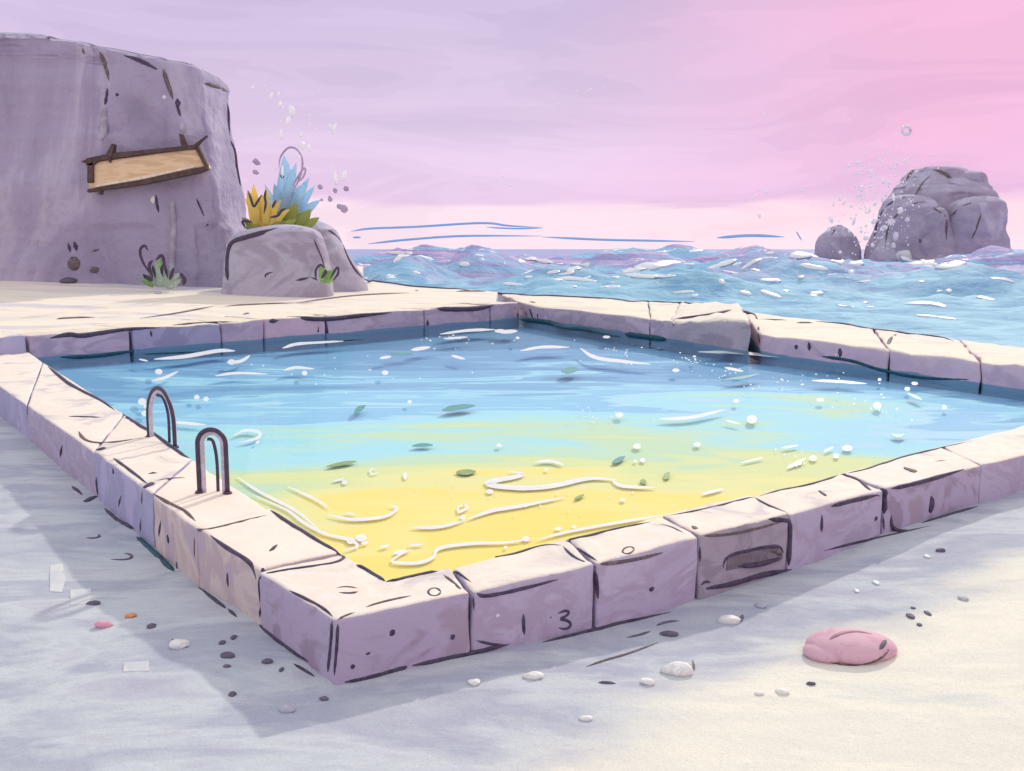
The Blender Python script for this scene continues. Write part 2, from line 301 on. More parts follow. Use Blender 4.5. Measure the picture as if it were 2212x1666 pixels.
class Geo:
    def __init__(s): s.v = []; s.f = []
    def tube(s, P, R, Nn, flat=1.0, n=8):
        b0 = len(s.v); m = len(P)
        for i, p in enumerate(P):
            tg = (P[min(i+1, m-1)]-P[max(i-1, 0)])
            if tg.length < 1e-9: tg = Vector((1,0,0))
            tg.normalize(); nn = Nn[i] if isinstance(Nn, list) else Nn
            bi = tg.cross(nn)
            if bi.length < 1e-6: bi = tg.cross(Vector((.3,.2,1)))
            bi.normalize(); nn = bi.cross(tg).normalized()
            for k in range(n):
                a = 2*math.pi*k/n
                s.v.append(p + bi*(R[i]*math.cos(a)) + nn*(R[i]*flat*math.sin(a)))
        for i in range(m-1):
            for k in range(n):
                s.f.append((b0+i*n+k, b0+i*n+(k+1)%n, b0+(i+1)*n+(k+1)%n, b0+(i+1)*n+k))
        s.f.append(tuple(b0+k for k in range(n))[::-1]); s.f.append(tuple(b0+(m-1)*n+k for k in range(n)))
    def blob(s, c, r, seed=0, amp=.15, nu=10, nv=6, axes=None):
        b0 = len(s.v); ax = axes or (Vector((1,0,0)), Vector((0,1,0)), Vector((0,0,1)))
        def P(th, ph):
            d = Vector((math.cos(th)*math.sin(ph), math.sin(th)*math.sin(ph), math.cos(ph)))
            k = 1+amp*2*noise.noise(d*1.3+Vector((seed*3.1, seed, 0)))
            return c + ax[0]*(d.x*r[0]*k) + ax[1]*(d.y*r[1]*k) + ax[2]*(d.z*r[2]*k)
        s.v.append(P(0, 0))
        for j in range(1, nv):
            for i in range(nu): s.v.append(P(2*math.pi*i/nu, math.pi*j/nv))
        s.v.append(P(0, math.pi)); e = len(s.v)-1
        for i in range(nu):
            i2 = (i+1) % nu
            s.f.append((b0, b0+1+i, b0+1+i2))
            for j in range(nv-2): s.f.append((b0+1+j*nu+i, b0+1+(j+1)*nu+i, b0+1+(j+1)*nu+i2, b0+1+j*nu+i2))
            s.f.append((e, b0+1+(nv-2)*nu+i2, b0+1+(nv-2)*nu+i))
    def slabpoly(s, top, thick):
        b0 = len(s.v); n = len(top)
        for p in top: s.v.append(Vector(p))
        for p in top: s.v.append(Vector(p)-Vector((0,0,thick)))
        s.f.append(tuple(range(b0, b0+n))); s.f.append(tuple(range(b0+2*n-1, b0+n-1, -1)))
        for i in range(n):
            j = (i+1) % n; s.f.append((b0+i, b0+n+i, b0+n+j, b0+j))
    def make(s, name, mat, parent=None, smooth=True): return me_obj(name, s.v, s.f, mat, parent, True, smooth)
def prof(t, a=.25, b=.25, lo=.18):
    """brush-like taper along a line"""
    k = 1.0
    if t < a: k = min(k, lo+(1-lo)*math.sin(t/a*math.pi/2))
    if t > 1-b: k = min(k, lo+(1-lo)*math.sin((1-t)/b*math.pi/2))
    return k

# ================================================================ THE SETTING
def tagS(o): o['kind'] = 'structure'; return o
ZN, ZF, ZW = .45, .88, .20
# lines of the two far walls, at the waterline
A0, A1 = onz(115, 778, ZW), onz(1130, 690, ZW); B1 = onz(2120, 838, ZW)
A0.z = A1.z = B1.z = 0
dA = (A1-A0).normalized(); dB = (B1-A1).normalized()
nA = Vector((-dA.y, dA.x, 0)); nB = Vector((-dB.y, dB.x, 0))
if nB.y < 0: nB = -nB
def sA(p): return (Vector((p[0], p[1], 0))-A0).dot(nA)
def sB(p): return (Vector((p[0], p[1], 0))-A1).dot(nB)
corner_in, corner_out = onz(835, 1250, ZN), onz(722, 1338, ZN)
cm = (corner_in+corner_out)/2
rm = (onz(2120, 945, ZN)+onz(2120, 1004, ZN))/2
lm = (onz(95, 783, ZN)+onz(58, 875, ZN))/2
def meet(p, q, r, s_):
    a = q-p; b = s_-r; c = r-p; k = (c.x*b.y-c.y*b.x)/(a.x*b.y-a.y*b.x); return p+a*k
PR = meet(cm, rm, A1, B1); PL = meet(cm, lm, A0, A1)
POOL = [Vector((p.x, p.y)) for p in (cm, PR, A1, PL)]
def inpoly(x, y, P):
    ins = False; n = len(P)
    for i in range(n):
        a, b = P[i], P[(i+1) % n]
        if (a.y > y) != (b.y > y) and x < (b.x-a.x)*(y-a.y)/(b.y-a.y)+a.x: ins = not ins
    return ins
def fbm(x, y, z=0, o=4):
    return noise.fractal(Vector((x, y, z)), 1.0, 2.0, o)
# sand
def grid(xs, ys, zf, keep):
    v, f, idx = [], [], {}
    for j, y in enumerate(ys):
        for i, x in enumerate(xs): idx[i, j] = len(v); v.append(Vector((x, y, zf(x, y))))
    for j in range(len(ys)-1):
        for i in range(len(xs)-1):
            if keep((xs[i]+xs[i+1])/2, (ys[j]+ys[j+1])/2): f.append((idx[i, j], idx[i+1, j], idx[i+1, j+1], idx[i, j+1]))
    used = sorted({k for q_ in f for k in q_}); mp = {k: n for n, k in enumerate(used)}
    return [v[k] for k in used], [tuple(mp[k] for k in q_) for q_ in f]
def frange(a, b, s_):
    o = []
    while a < b: o.append(a); a += s_
    return o+[b]
xs = frange(-60, -14, 2)+frange(-13, 14, .16)+frange(15, 90, 3); ys = frange(-30, 0, 3)+frange(.5, 20, .16)+frange(20.5, 42, .5)
v, f = grid(xs, ys, lambda x, y: -.03-.15*math.exp(-((x-2.0)/2.1)**2)-.14*min(1, max(0, (-x-2.3)/1.3))+.02*fbm(x*.5, y*.8)+.012*fbm(x*2.5, y*3.5, 3), lambda x, y: not inpoly(x, y, POOL) and sA((x, y)) < .6 and sB((x, y)) < .5)
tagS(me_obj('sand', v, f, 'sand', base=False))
# pool bed and water
big = [Vector((p.x, p.y, 0)) for p in (cm, PR, A1+Vector((0, .4, 0)), PL)]
def bedz(x, y): return max(-.12, .178-.016*max(0, y-12))
v, f = grid(frange(-14, PR.x+1, .25), frange(6, 41, .25), bedz, lambda x, y: inpoly(x, y, [Vector((p.x, p.y)) for p in (cm, PR+(PR-cm)*.03, A1+(A1-cm)*.02, PL+(PL-A1)*.03)]))
tagS(me_obj('pool_floor', v, f, 'bed', base=False))
wat = tagS(me_obj('pool_water', [Vector((p.x, p.y, ZW)) for p in (cm, PR, A1+Vector((0,.25,0)), PL)], [(0,1,2,3)], 'water', base=False))
wat['label'] = 'clear pool water, yellow near and blue far'
# sea
MOUND = [(930, 535, 190, 150, 14), (1430, 533, 205, 210, 14), (1640, 534, 180, 90, 12), (2190, 536, 170, 120, 12), (1040, 527, 112, 95, 9), (1690, 543, 104, 150, 8), (870, 552, 95, 90, 7), (1380, 549, 118, 160, 9), (2060, 574, 80, 190, 7), (1200, 578, 78, 120, 6), (1480, 580, 74, 140, 6)]
MO = []
for u, v_, d_, su, sy in MOUND:
    c = ony(u, v_, d_); MO.append((c.x, d_, c.z+.5, su*d_/F, sy))
def seaz(x, y):
    r = math.hypot(x, y)
    a = .08+.85*min(1, max(0, (r-30)/90)); a *= 1/(1+max(0, r-260)/150)
    z = -.5 + a*(1.3*fbm(x*.16, y*.22, 1, 4)+.5*math.sin(y*.55+2*fbm(x*.05, y*.05, 5))+.3)
    for cx, cy, h, sx, sy in MO:
        k = ((x-cx)/sx)**2+((y-cy)/sy)**2
        if k < 9: z += h*.86*math.exp(-k)
    return z
v, f = [], []; NA = 300; rr = []
r_ = 16.0
while r_ < 14000: rr.append(r_); r_ *= 1.0115 if r_ < 300 else 1.12
for r_ in rr:
    for i in range(NA+1):
        a = rad(-50+100*i/NA); x, y = r_*math.sin(a), r_*math.cos(a); v.append(Vector((x, y, seaz(x, y))))
for j in range(len(rr)-1):
    for i in range(NA):
        k = j*(NA+1)+i; c = (v[k]+v[k+NA+2])/2
        if sA(c) > .5 or sB(c) > .4: f.append((k, k+1, k+NA+2, k+NA+1))
used = sorted({k for q_ in f for k in q_}); mp = {k: n for n, k in enumerate(used)}
tagS(me_obj('sea', [v[k] for k in used], [tuple(mp[k] for k in q_) for q_ in f], 'sea', base=False))
# paved shore behind the far left wall
def deckz(x, y): return ZF-.03+.042*max(0, sA((x, y))-2.2)
def ondeck(u, v_):
    z = ZF
    for _ in range(30):
        p = onz(u, v_, z); z = .6*z+.4*deckz(p.x, p.y)
    return onz(u, v_, z)
E1, E2, E3 = ondeck(1075, 631), ondeck(900, 619), ondeck(780, 603)
front0 = A0-dA*45+nA*.8; front1 = A1+nA*.8-dA*.8
edge = [front0, front1, E1, (E1+E2)/2+Vector((.2,.3,0)), E2, E3, Vector((E3.x-2, E3.y+14, 0)), Vector((-50, E3.y+18, 0)), Vector((-70, 50, 0))]
EP = [Vector((p.x, p.y)) for p in edge]
# polygon filled with a fine grid so that the slope and bumps are real
def near_edge(x, y): return inpoly(x, y, EP)
v, f = [], []
bm = bmesh.new()
ring = []
for i in range(len(edge)):
    a, b_ = edge[i], edge[(i+1) % len(edge)]; n = max(1, int((b_-a).length/1.2))
    for k in range(n): p = a.lerp(b_, k/n); ring.append(bm.verts.new((p.x, p.y, 0)))
face = bm.faces.new(ring); bmesh.ops.triangulate(bm, faces=[face])
for _ in range(3):
    es = [e for e in bm.edges if e.calc_length() > 2.2]
    if es: bmesh.ops.subdivide_edges(bm, edges=es, cuts=1); bmesh.ops.triangulate(bm, faces=[q_ for q_ in bm.faces if len(q_.verts) > 3])
for w_ in bm.verts: w_.co.z = deckz(w_.co.x, w_.co.y)+.015*fbm(w_.co.x*.4, w_.co.y*.4)
vv = [w_.co.copy() for w_ in bm.verts]; bm.verts.index_update(); ff = [tuple(w_.index for w_ in q_.verts) for q_ in bm.faces]
bm.free()
n0 = len(vv)
for i in range(len(edge)):   # skirt down into the sea
    a, b_ = edge[i], edge[(i+1) % len(edge)]; n = max(1, int((b_-a).length/1.2))
    for k in range(n):
        p, p2 = a.lerp(b_, k/n), a.lerp(b_, (k+1)/n); k0 = len(vv)
        vv += [Vector((p.x, p.y, deckz(p.x, p.y)+.01)), Vector((p2.x, p2.y, deckz(p2.x, p2.y)+.01)), Vector((p2.x, p2.y, -2)), Vector((p.x, p.y, -2))]
        ff.append((k0, k0+1, k0+2, k0+3))
tagS(me_obj('shore_ground', vv, ff, 'deck', base=False, smooth=False))

# ================================================================ POOL WALLS, block by block
def block(name, top, faces, zb, mat, parent, bev=.035, seed=0, amp=.010, cuts=7, label=None):
    bm = bmesh.new()
    vs_ = [bm.verts.new(p) for p in top]
    fs = [bm.faces.new([vs_[k] for k in q_]) for q_ in faces]
    g_ = bmesh.ops.extrude_face_region(bm, geom=fs)
    for e in [x for x in g_['geom'] if isinstance(x, bmesh.types.BMVert)]:
        e.co.z = zb
    bmesh.ops.recalc_face_normals(bm, faces=bm.faces)
    sharp = [e for e in bm.edges if len(e.link_faces) == 2 and e.calc_face_angle(0) > .5]
    bmesh.ops.bevel(bm, geom=sharp, offset=bev, segments=3, profile=.6, affect='EDGES', clamp_overlap=True)
    bmesh.ops.subdivide_edges(bm, edges=[e for e in bm.edges if e.calc_length() > bev*4], cuts=cuts, use_grid_fill=True)
    for w_ in bm.verts:
        p = w_.co
        w_.co = p + Vector((noise.noise(p*2.2+Vector((seed,0,0))), noise.noise(p*2.2+Vector((0,seed,9))), noise.noise(p*1.7+Vector((5,seed,0)))))*amp*1.6 + Vector((noise.noise(p*8+Vector((3,0,0))), noise.noise(p*8), noise.noise(p*8+Vector((0,7,0)))))*amp*.8
    bm.verts.index_update()
    vv = [w_.co.copy() for w_ in bm.verts]; ff = [tuple(w_.index for w_ in q_.verts) for q_ in bm.faces]; bm.free()
    o = me_obj(name, vv, ff, mat, parent)
    if label: o['label'] = label
    return o
GAP = .012
def quad_block(o0, o1, i1, i0, z, zb, mat, parent, seed, dz=0, label=None, bev=.04, amp=.012):
    """top quad given by four picture points on the plane z, pulled in a little for the joints"""
    P = [onz(u, v_, z) for u, v_ in (o0, o1, i1, i0)]
    a = (P[1]-P[0]).normalized(); b_ = (P[2]-P[3]).normalized()
    P = [P[0]+a*GAP, P[1]-a*GAP, P[2]-b_*GAP, P[3]+b_*GAP]
    for p in P: p.z += dz
    return block('stone_block', P, [(0,1,2,3)], zb, mat, parent, bev, seed, amp, label=label)
nw = empty('pool_wall', (onz(1400, 1150, ZN).x, onz(1400, 1150, ZN).y, 0), 'near right pool wall of cream-topped stone blocks running from the front corner, numbered 1 3', 'wall')
lw = empty('pool_wall', (onz(300, 960, ZN).x, onz(300, 960, ZN).y, 0), 'near left pool wall of cream-topped stone blocks that carries the two ladder rails', 'wall')
# corner block: L shaped, belongs to the right wall
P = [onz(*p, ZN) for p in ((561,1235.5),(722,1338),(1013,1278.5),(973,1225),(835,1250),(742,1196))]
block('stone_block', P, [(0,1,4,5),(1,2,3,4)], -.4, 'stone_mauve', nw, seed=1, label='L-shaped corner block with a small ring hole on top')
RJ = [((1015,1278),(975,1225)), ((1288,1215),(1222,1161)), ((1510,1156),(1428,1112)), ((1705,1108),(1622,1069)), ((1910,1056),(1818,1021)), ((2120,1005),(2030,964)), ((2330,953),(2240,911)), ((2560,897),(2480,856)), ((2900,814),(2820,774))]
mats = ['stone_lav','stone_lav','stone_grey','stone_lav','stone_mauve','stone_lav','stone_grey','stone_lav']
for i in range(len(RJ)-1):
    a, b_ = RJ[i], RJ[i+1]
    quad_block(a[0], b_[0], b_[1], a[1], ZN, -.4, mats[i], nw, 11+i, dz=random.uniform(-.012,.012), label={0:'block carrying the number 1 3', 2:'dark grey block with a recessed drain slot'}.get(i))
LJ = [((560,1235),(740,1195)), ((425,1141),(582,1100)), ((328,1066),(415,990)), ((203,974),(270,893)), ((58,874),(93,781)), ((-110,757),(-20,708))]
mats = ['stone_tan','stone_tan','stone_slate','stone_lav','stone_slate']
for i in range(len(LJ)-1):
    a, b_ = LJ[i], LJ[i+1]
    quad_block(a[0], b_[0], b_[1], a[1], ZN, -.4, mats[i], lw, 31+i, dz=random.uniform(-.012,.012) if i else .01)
# far walls
fl = empty('pool_wall', (A0+dA*9), 'far left pool wall with a broad cream coping below the cliff', 'wall')
fr_ = empty('pool_wall', (A1+dB*10), 'far right pool wall between the pool and the open sea', 'wall')
def alongA(u, z=ZW):
    """point of the far left wall's foot seen at picture column u"""
    d = ray(u, 760); k = (d.x, d.y); # solve A0 + s dA = t*(dx,dy)
    det = dA.x*(-k[1])+dA.y*k[0]; s_ = (-A0.x*(-k[1])-A0.y*k[0]*1)/det
    return A0+dA*s_
def alongB(u):
    d = ray(u, 760); det = dB.x*(-d.y)+dB.y*d.x; s_ = (A1.x*d.y-A1.y*d.x)/det
    return A1+dB*s_
def alongA(u):
    d = ray(u, 740); det = dA.x*(-d.y)+dA.y*d.x; s_ = (A0.x*d.y-A0.y*d.x)/det
    return A0+dA*s_
UA = [-420, -160, 60, 285, 480, 572, 705, 918, 1060, 1122]
for i in range(len(UA)-1):
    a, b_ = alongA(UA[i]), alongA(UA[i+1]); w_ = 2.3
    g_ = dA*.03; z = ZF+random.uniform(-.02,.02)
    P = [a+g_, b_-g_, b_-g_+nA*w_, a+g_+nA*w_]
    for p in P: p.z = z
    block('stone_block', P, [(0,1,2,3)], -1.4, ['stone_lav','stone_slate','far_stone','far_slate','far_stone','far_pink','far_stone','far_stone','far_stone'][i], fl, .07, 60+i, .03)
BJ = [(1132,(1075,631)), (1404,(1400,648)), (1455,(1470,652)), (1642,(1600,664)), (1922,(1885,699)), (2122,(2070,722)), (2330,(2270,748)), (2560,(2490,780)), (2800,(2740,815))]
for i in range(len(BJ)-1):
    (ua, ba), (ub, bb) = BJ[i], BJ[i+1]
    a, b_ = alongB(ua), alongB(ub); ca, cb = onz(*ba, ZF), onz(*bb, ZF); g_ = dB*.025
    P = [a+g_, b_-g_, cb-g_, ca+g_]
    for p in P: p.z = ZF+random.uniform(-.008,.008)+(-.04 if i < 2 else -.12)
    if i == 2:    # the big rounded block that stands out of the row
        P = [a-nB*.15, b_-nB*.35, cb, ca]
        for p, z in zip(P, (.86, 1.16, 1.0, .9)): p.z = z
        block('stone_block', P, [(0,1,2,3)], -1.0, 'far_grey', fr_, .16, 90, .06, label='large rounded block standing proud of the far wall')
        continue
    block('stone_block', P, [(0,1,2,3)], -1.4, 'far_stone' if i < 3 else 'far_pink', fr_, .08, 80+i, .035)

# ================================================================ ROCKS (lofts through real depth)
def loft(slices, Y, depth, expo=3.0, n=56, steps=7, cap=.0, noise_amp=.15, noise_sc=.5, seed=0, groove=None, ylean=0, crag=0):
    """slices (v, left u, right u) top to bottom of a silhouette standing in the plane y=Y; depth = ratio of depth to width"""
    sl = cr([Vector(s_) for s_ in slices], steps)
    G = Geo(); m = len(sl); wmax = max(s_[2]-s_[1] for s_ in sl)*Y/F
    for j, (v_, ul, ur) in enumerate(sl):
        l, r = ony(ul, v_, Y), ony(ur, v_, Y); c = (l+r)/2; a = (r-l).length/2; b_ = min(wmax*depth/2, a*depth*1.15+.2*wmax*depth/2)
        for k in range(n):
            th = 2*math.pi*k/n; cc, ss = math.cos(th), math.sin(th)
            x = a*math.copysign(abs(cc)**(2/expo), cc); y = b_*math.copysign(abs(ss)**(2/expo), ss)
            p = Vector((c.x+x, Y+ylean*(c.z-sl[-1].z*0)+y, c.z))
            nn = Vector((cc, ss*.8, 0))
            q_ = p*noise_sc+Vector((seed*7.3, seed*1.7, 0))
            dsp = noise_amp*(noise.fractal(q_, 1.0, 2.0, 4)*.7 + .5*(noise.cell(Vector((q_.x*.9, q_.y*.9, q_.z*.45)))-.5)*.6)
            if crag: dsp += crag*(noise.ridged_multi_fractal(Vector((q_.x*.6, q_.y*.6, q_.z*.35)), 1.0, 2.1, 4, 1.0, 2.0)*.5-.6)
            if groove: dsp -= sum(gd*math.exp(-((p.x-gx)/gw)**2) for gx, gw, gd in groove)*(1 if ss < 0 else 0)
            G.v.append(p+nn*dsp*(.5+.5*abs(ss)))
    for j in range(m-1):
        for k in range(n): G.f.append((j*n+k, j*n+(k+1) % n, (j+1)*n+(k+1) % n, (j+1)*n+k))
    tp = sum((G.v[k] for k in range(n)), Vector())/n; tp.z += .03*wmax*0+.02
    G.v.append(tp); t_ = len(G.v)-1
    for k in range(n): G.f.append((t_, (k+1) % n, k))
    return G
YC = 47.0
gx = lambda u: ony(u, 400, YC-3).x
GR = [(gx(232), .35, .35), (gx(378), .30, .30), (gx(150), .5, .25)]
bk_ = lambda u: 1106-(1106-u)*50.2/47      # right side set so that the far edge of the flank gives the outline
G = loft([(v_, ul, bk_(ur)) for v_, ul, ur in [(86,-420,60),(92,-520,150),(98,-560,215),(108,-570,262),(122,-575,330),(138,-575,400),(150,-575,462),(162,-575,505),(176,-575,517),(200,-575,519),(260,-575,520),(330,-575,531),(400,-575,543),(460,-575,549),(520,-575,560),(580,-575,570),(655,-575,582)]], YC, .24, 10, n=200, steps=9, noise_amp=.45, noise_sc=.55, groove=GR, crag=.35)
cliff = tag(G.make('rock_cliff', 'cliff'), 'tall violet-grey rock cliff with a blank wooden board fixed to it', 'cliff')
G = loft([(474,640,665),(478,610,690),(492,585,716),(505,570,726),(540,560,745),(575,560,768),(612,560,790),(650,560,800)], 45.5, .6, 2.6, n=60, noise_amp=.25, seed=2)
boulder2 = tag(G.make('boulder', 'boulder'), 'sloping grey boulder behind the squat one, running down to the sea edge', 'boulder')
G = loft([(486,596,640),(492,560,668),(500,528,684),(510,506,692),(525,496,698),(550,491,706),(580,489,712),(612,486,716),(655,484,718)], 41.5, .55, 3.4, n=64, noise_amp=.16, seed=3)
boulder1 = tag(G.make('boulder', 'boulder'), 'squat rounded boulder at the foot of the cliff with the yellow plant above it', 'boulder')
YS = 250.0
G = Geo()
for sl, Y, dp, sd_ in (([(363,1992,2050),(366,1978,2070),(378,1968,2088),(400,1950,2110),(425,1928,2130),(460,1908,2145),(530,1892,2160),(600,1884,2168)], YS+6, .8, 1),
                   ([(421,1940,1975),(426,1920,1998),(438,1906,2018),(462,1898,2036),(500,1889,2045),(545,1880,2048),(600,1872,2052)], YS-5, .7, 2),
                   ([(370,2062,2096),(378,2046,2122),(396,2040,2132),(430,2034,2140),(600,2025,2150)], YS+1, .8, 3),
                   ([(446,1990,2030),(456,1975,2048),(490,1965,2062),(600,1955,2070)], YS-9, .6, 6),
                   ([(424,2098,2140),(431,2070,2158),(447,2046,2166),(500,2036,2172),(545,2030,2182),(600,2024,2192)], YS-8, .7, 4)):
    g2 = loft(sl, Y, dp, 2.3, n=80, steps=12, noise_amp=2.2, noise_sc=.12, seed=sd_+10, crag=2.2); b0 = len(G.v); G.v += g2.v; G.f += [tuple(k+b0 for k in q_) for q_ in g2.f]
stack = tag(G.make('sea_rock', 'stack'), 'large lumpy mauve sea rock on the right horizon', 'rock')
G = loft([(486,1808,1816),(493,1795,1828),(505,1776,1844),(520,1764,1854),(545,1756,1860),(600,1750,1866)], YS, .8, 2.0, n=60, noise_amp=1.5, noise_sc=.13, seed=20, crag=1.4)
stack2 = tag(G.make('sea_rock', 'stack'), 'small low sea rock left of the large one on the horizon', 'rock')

# wooden board on the cliff
bpy.context.view_layer.update()
DG = bpy.context.evaluated_depsgraph_get()
YB = min(S.ray_cast(DG, CAM, ray(u_, v_).normalized())[1].y for u_, v_ in ((200,390),(318,365),(420,340)))-.35
bd = empty('wooden_board', ony(318, 365, YB), 'tilted blank tan wooden board on the cliff face', 'board')
def board(name, pts, Y, th, mat, parent, bev=.03):
    f_ = [ony(u, v_, Y) for u, v_ in pts]; bm = bmesh.new()
    vs_ = [bm.verts.new(p) for p in f_]; fc = bm.faces.new(vs_); g_ = bmesh.ops.extrude_face_region(bm, geom=[fc])
    for e in [x for x in g_['geom'] if isinstance(x, bmesh.types.BMVert)]: e.co.y += th
    bmesh.ops.recalc_face_normals(bm, faces=bm.faces)
    bmesh.ops.bevel(bm, geom=list(bm.edges), offset=bev, segments=2, affect='EDGES', clamp_overlap=True)
    bm.verts.index_update(); vv = [w_.co.copy() for w_ in bm.verts]; ff = [tuple(w_.index for w_ in q_.verts) for q_ in bm.faces]; bm.free()
    return me_obj(name, vv, ff, mat, parent, smooth=False)
board('plank', [(192,352),(422,321),(446,362),(192,411)], YB, .8, 'wood', bd)
for pts in ([(186,342),(240,331),(420,313),(428,322),(330,331),(212,348),(200,358),(186,358)], [(188,350),(201,350),(201,395),(188,395)], [(418,314),(428,316),(448,357),(442,362)], [(188,409),(300,389),(400,368),(447,358),(449,366),(430,374),(310,399),(188,416)]):
    board('frame_strip', pts, YB-.14, .3, 'woodedge', bd, .015)
board('highlight_lip', [(206,400),(310,381),(420,357),(424,361),(312,387),(204,405)], YB-.06, .14, 'woodpale', bd, .01)  # pale strip painted as the highlight along the plank's lower edge
for pts in ([(228,334),(241,310),(246,312),(243,330),(236,352)], [(386,288),(392,290),(398,308),(404,318),(392,320)], [(413,316),(446,292),(430,308),(420,320)], [(174,349),(196,340),(198,352),(184,353)], [(212,408),(217,410),(217,420),(212,420)]):
    board('hook', pts, YB-.2, .35, 'woodedge', bd, .012)

# ================================================================ lines and marks that lie on real surfaces
bpy.context.view_layer.update()
DG = bpy.context.evaluated_depsgraph_get()
wat.hide_set(False)
def hit(u, v_):
    ok, loc, nn, i, o, m_ = S.ray_cast(DG, CAM, ray(u, v_).normalized())
    return (loc, nn, o) if ok else None
def stroke(pts, w=8, mat='ink', name='crack', a=.25, b=.3, sink=.25, only=None, flat=.75, step=9, parent=None):
    L_ = sum((Vector(pts[i+1])-Vector(pts[i])).length for i in range(len(pts)-1)); k = max(2, int(L_/step/(len(pts)-1)))
    P = cr([Vector(p).to_3d() for p in pts], k); segs = [[]]; cnt = {}
    n = len(P)
    for i, p in enumerate(P):
        h = hit(p.x, p.y)
        if only is None and (not h or h[2].name in ('pool_water','sea','pool_floor')):
            for du, dv in ((0,4),(0,8),(0,12),(-5,2),(-10,3),(-16,4),(5,3),(0,17)):
                h = hit(p.x+du, p.y+dv)
                if h and h[2].name not in ('pool_water','sea','pool_floor'): break
            else: h = None
        if not h: segs.append([]); continue
        dep = (h[0]-CAM).length; r = w*.5*dep/F*prof(i/(n-1), a, b)*(1+.14*noise.noise(Vector((i*.6, pts[0][0]*.1, 0))))
        nn = h[1] if h[1].dot(ray(p.x, p.y)) < 0 else -h[1]
        if segs[-1] and (h[0]-segs[-1][-1][0]).length > .30*dep*step/12+.5: segs.append([])
        segs[-1].append((h[0]-nn*r*sink*.5, r, nn)); cnt[h[2].name] = cnt.get(h[2].name, 0)+1
    G = Geo()
    for s_ in segs:
        if len(s_) < 2: continue
        if only is None:
            for _ in range(3):
                q_ = [x[0] for x in s_]; s_ = [s_[0]]+[((q_[i-1]+q_[i]*2+q_[i+1])/4, s_[i][1], s_[i][2]) for i in range(1, len(s_)-1)]+[s_[-1]]
        nn = [x[2] for x in s_]
        nn = [(nn[max(0,i-1)]+nn[i]+nn[min(len(nn)-1,i+1)]).normalized() for i in range(len(nn))]
        G.tube([x[0] for x in s_], [x[1] for x in s_], nn, flat)
    if not G.v: print('stroke missed', pts[0]); return None
    o_ = bpy.data.objects[max(cnt, key=cnt.get)]
    par = parent or o_
    return (G, par, o_)
PEND = []
def ink(pts, w=8, mat='ink', name='crack', **kw):
    r = stroke(pts, w, mat, name, **kw)
    if r: PEND.append((r[0], name, mat, r[1]))
def dot(u, v_, ru, rv, mat='ink', name='pit', ang=0):
    h = hit(u, v_)
    if not h: print('dot missed', u, v_); return
    loc, nn, o_ = h; dep = (loc-CAM).length; s_ = dep/F
    ax = Vector((1,0,0)); ax = (ax-nn*ax.dot(nn)).normalized(); ay = nn.cross(ax)
    vs_ = 1/max(.25, abs(ay.dot(Vector((0,SP,CP)))))   # longer in depth on a flat top
    if ang:
        ca, sa = math.cos(ang), math.sin(ang); ax, ay = ax*ca+ay*sa, ay*ca-ax*sa
    G = Geo(); G.blob(loc, (ru*s_, rv*s_*vs_, min(ru, rv)*s_*.3), seed=u*.1, amp=.22, axes=(ax, ay, nn))
    PEND.append((G, name, mat, o_))
K = 'inkbrown'
# --- near right wall, top and corner block
ink([(561,1300),(560,1255),(575,1240),(640,1228),(700,1220),(735,1212),(744,1200),(735,1190)], 9, name='joint')
ink([(562,1312),(561,1335)], 6, name='joint')
ink([(770,1208),(800,1230),(832,1252)], 11, name='edge_line', a=.1, b=.1)
ink([(834,1253),(880,1246),(945,1234)], 12, name='edge_line', a=.15, b=.1)
ink([(625,1276),(660,1293),(700,1315),(718,1332)], 8, name='edge_line')
ink([(718,1342),(714,1400),(708,1452)], 10, name='edge_line', a=.1, b=.15)
ink([(730,1348),(727,1400),(722,1460)], 7, name='edge_line', a=.1, b=.15)
ink([(728,1340),(745,1330),(768,1323)], 7, K, name='edge_line')
ink([(790,1312),(830,1300),(888,1287)], 9, K, name='scratch')
ink([(727,1270),(750,1266),(773,1271)], 6, K, name='chip'); ink([(732,1280),(757,1284),(774,1278)], 8, K, name='chip')
ring_ = [(938+14*math.cos(a_*math.pi/5), 1279+9*math.sin(a_*math.pi/5)) for a_ in range(11)]
ink(ring_, 5, name='ring_hole', a=.01, b=.01)
ink([(958,1242),(985,1262),(1008,1290)], 7, K, name='crack'); ink([(1004,1290),(1010,1310),(1013,1338)], 7, name='joint'); ink([(1022,1288),(1024,1318)], 5, name='joint')
ink([(978,1222),(990,1238),(1018,1258)], 6, name='joint')
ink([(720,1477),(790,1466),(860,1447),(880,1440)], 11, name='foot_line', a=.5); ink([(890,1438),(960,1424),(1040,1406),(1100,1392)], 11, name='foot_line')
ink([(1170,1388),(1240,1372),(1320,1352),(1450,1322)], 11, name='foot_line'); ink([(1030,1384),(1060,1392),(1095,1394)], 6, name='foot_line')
# block 1 3
ink([(978,1224),(982,1208),(1030,1196),(1100,1182),(1170,1176),(1213,1178)], 8, name='edge_line'); ink([(1090,1183),(1160,1177)], 4, K, name='edge_line')
ink([(1030,1282),(1050,1288),(1120,1274),(1206,1252)], 9, name='edge_line'); ink([(1216,1180),(1240,1204),(1288,1226)], 7, name='joint'); ink([(1245,1183),(1290,1212)], 6, name='joint')
ink([(1131,1326),(1130,1350),(1133,1372)], 9, name='number_one', a=.12, b=.2)
ink([(1204,1326),(1222,1318),(1231,1324),(1218,1334),(1208,1337),(1226,1340),(1235,1350),(1222,1360),(1206,1356)], 7, name='number_three', a=.12, b=.2, step=5)
dot(1190,1334,2,2); dot(1075,1330,5,4,'foam','fleck')
dot(847,1367,6,7); dot(795,1412,6,3); dot(978,1376,6,6); dot(762,1440,5,5)
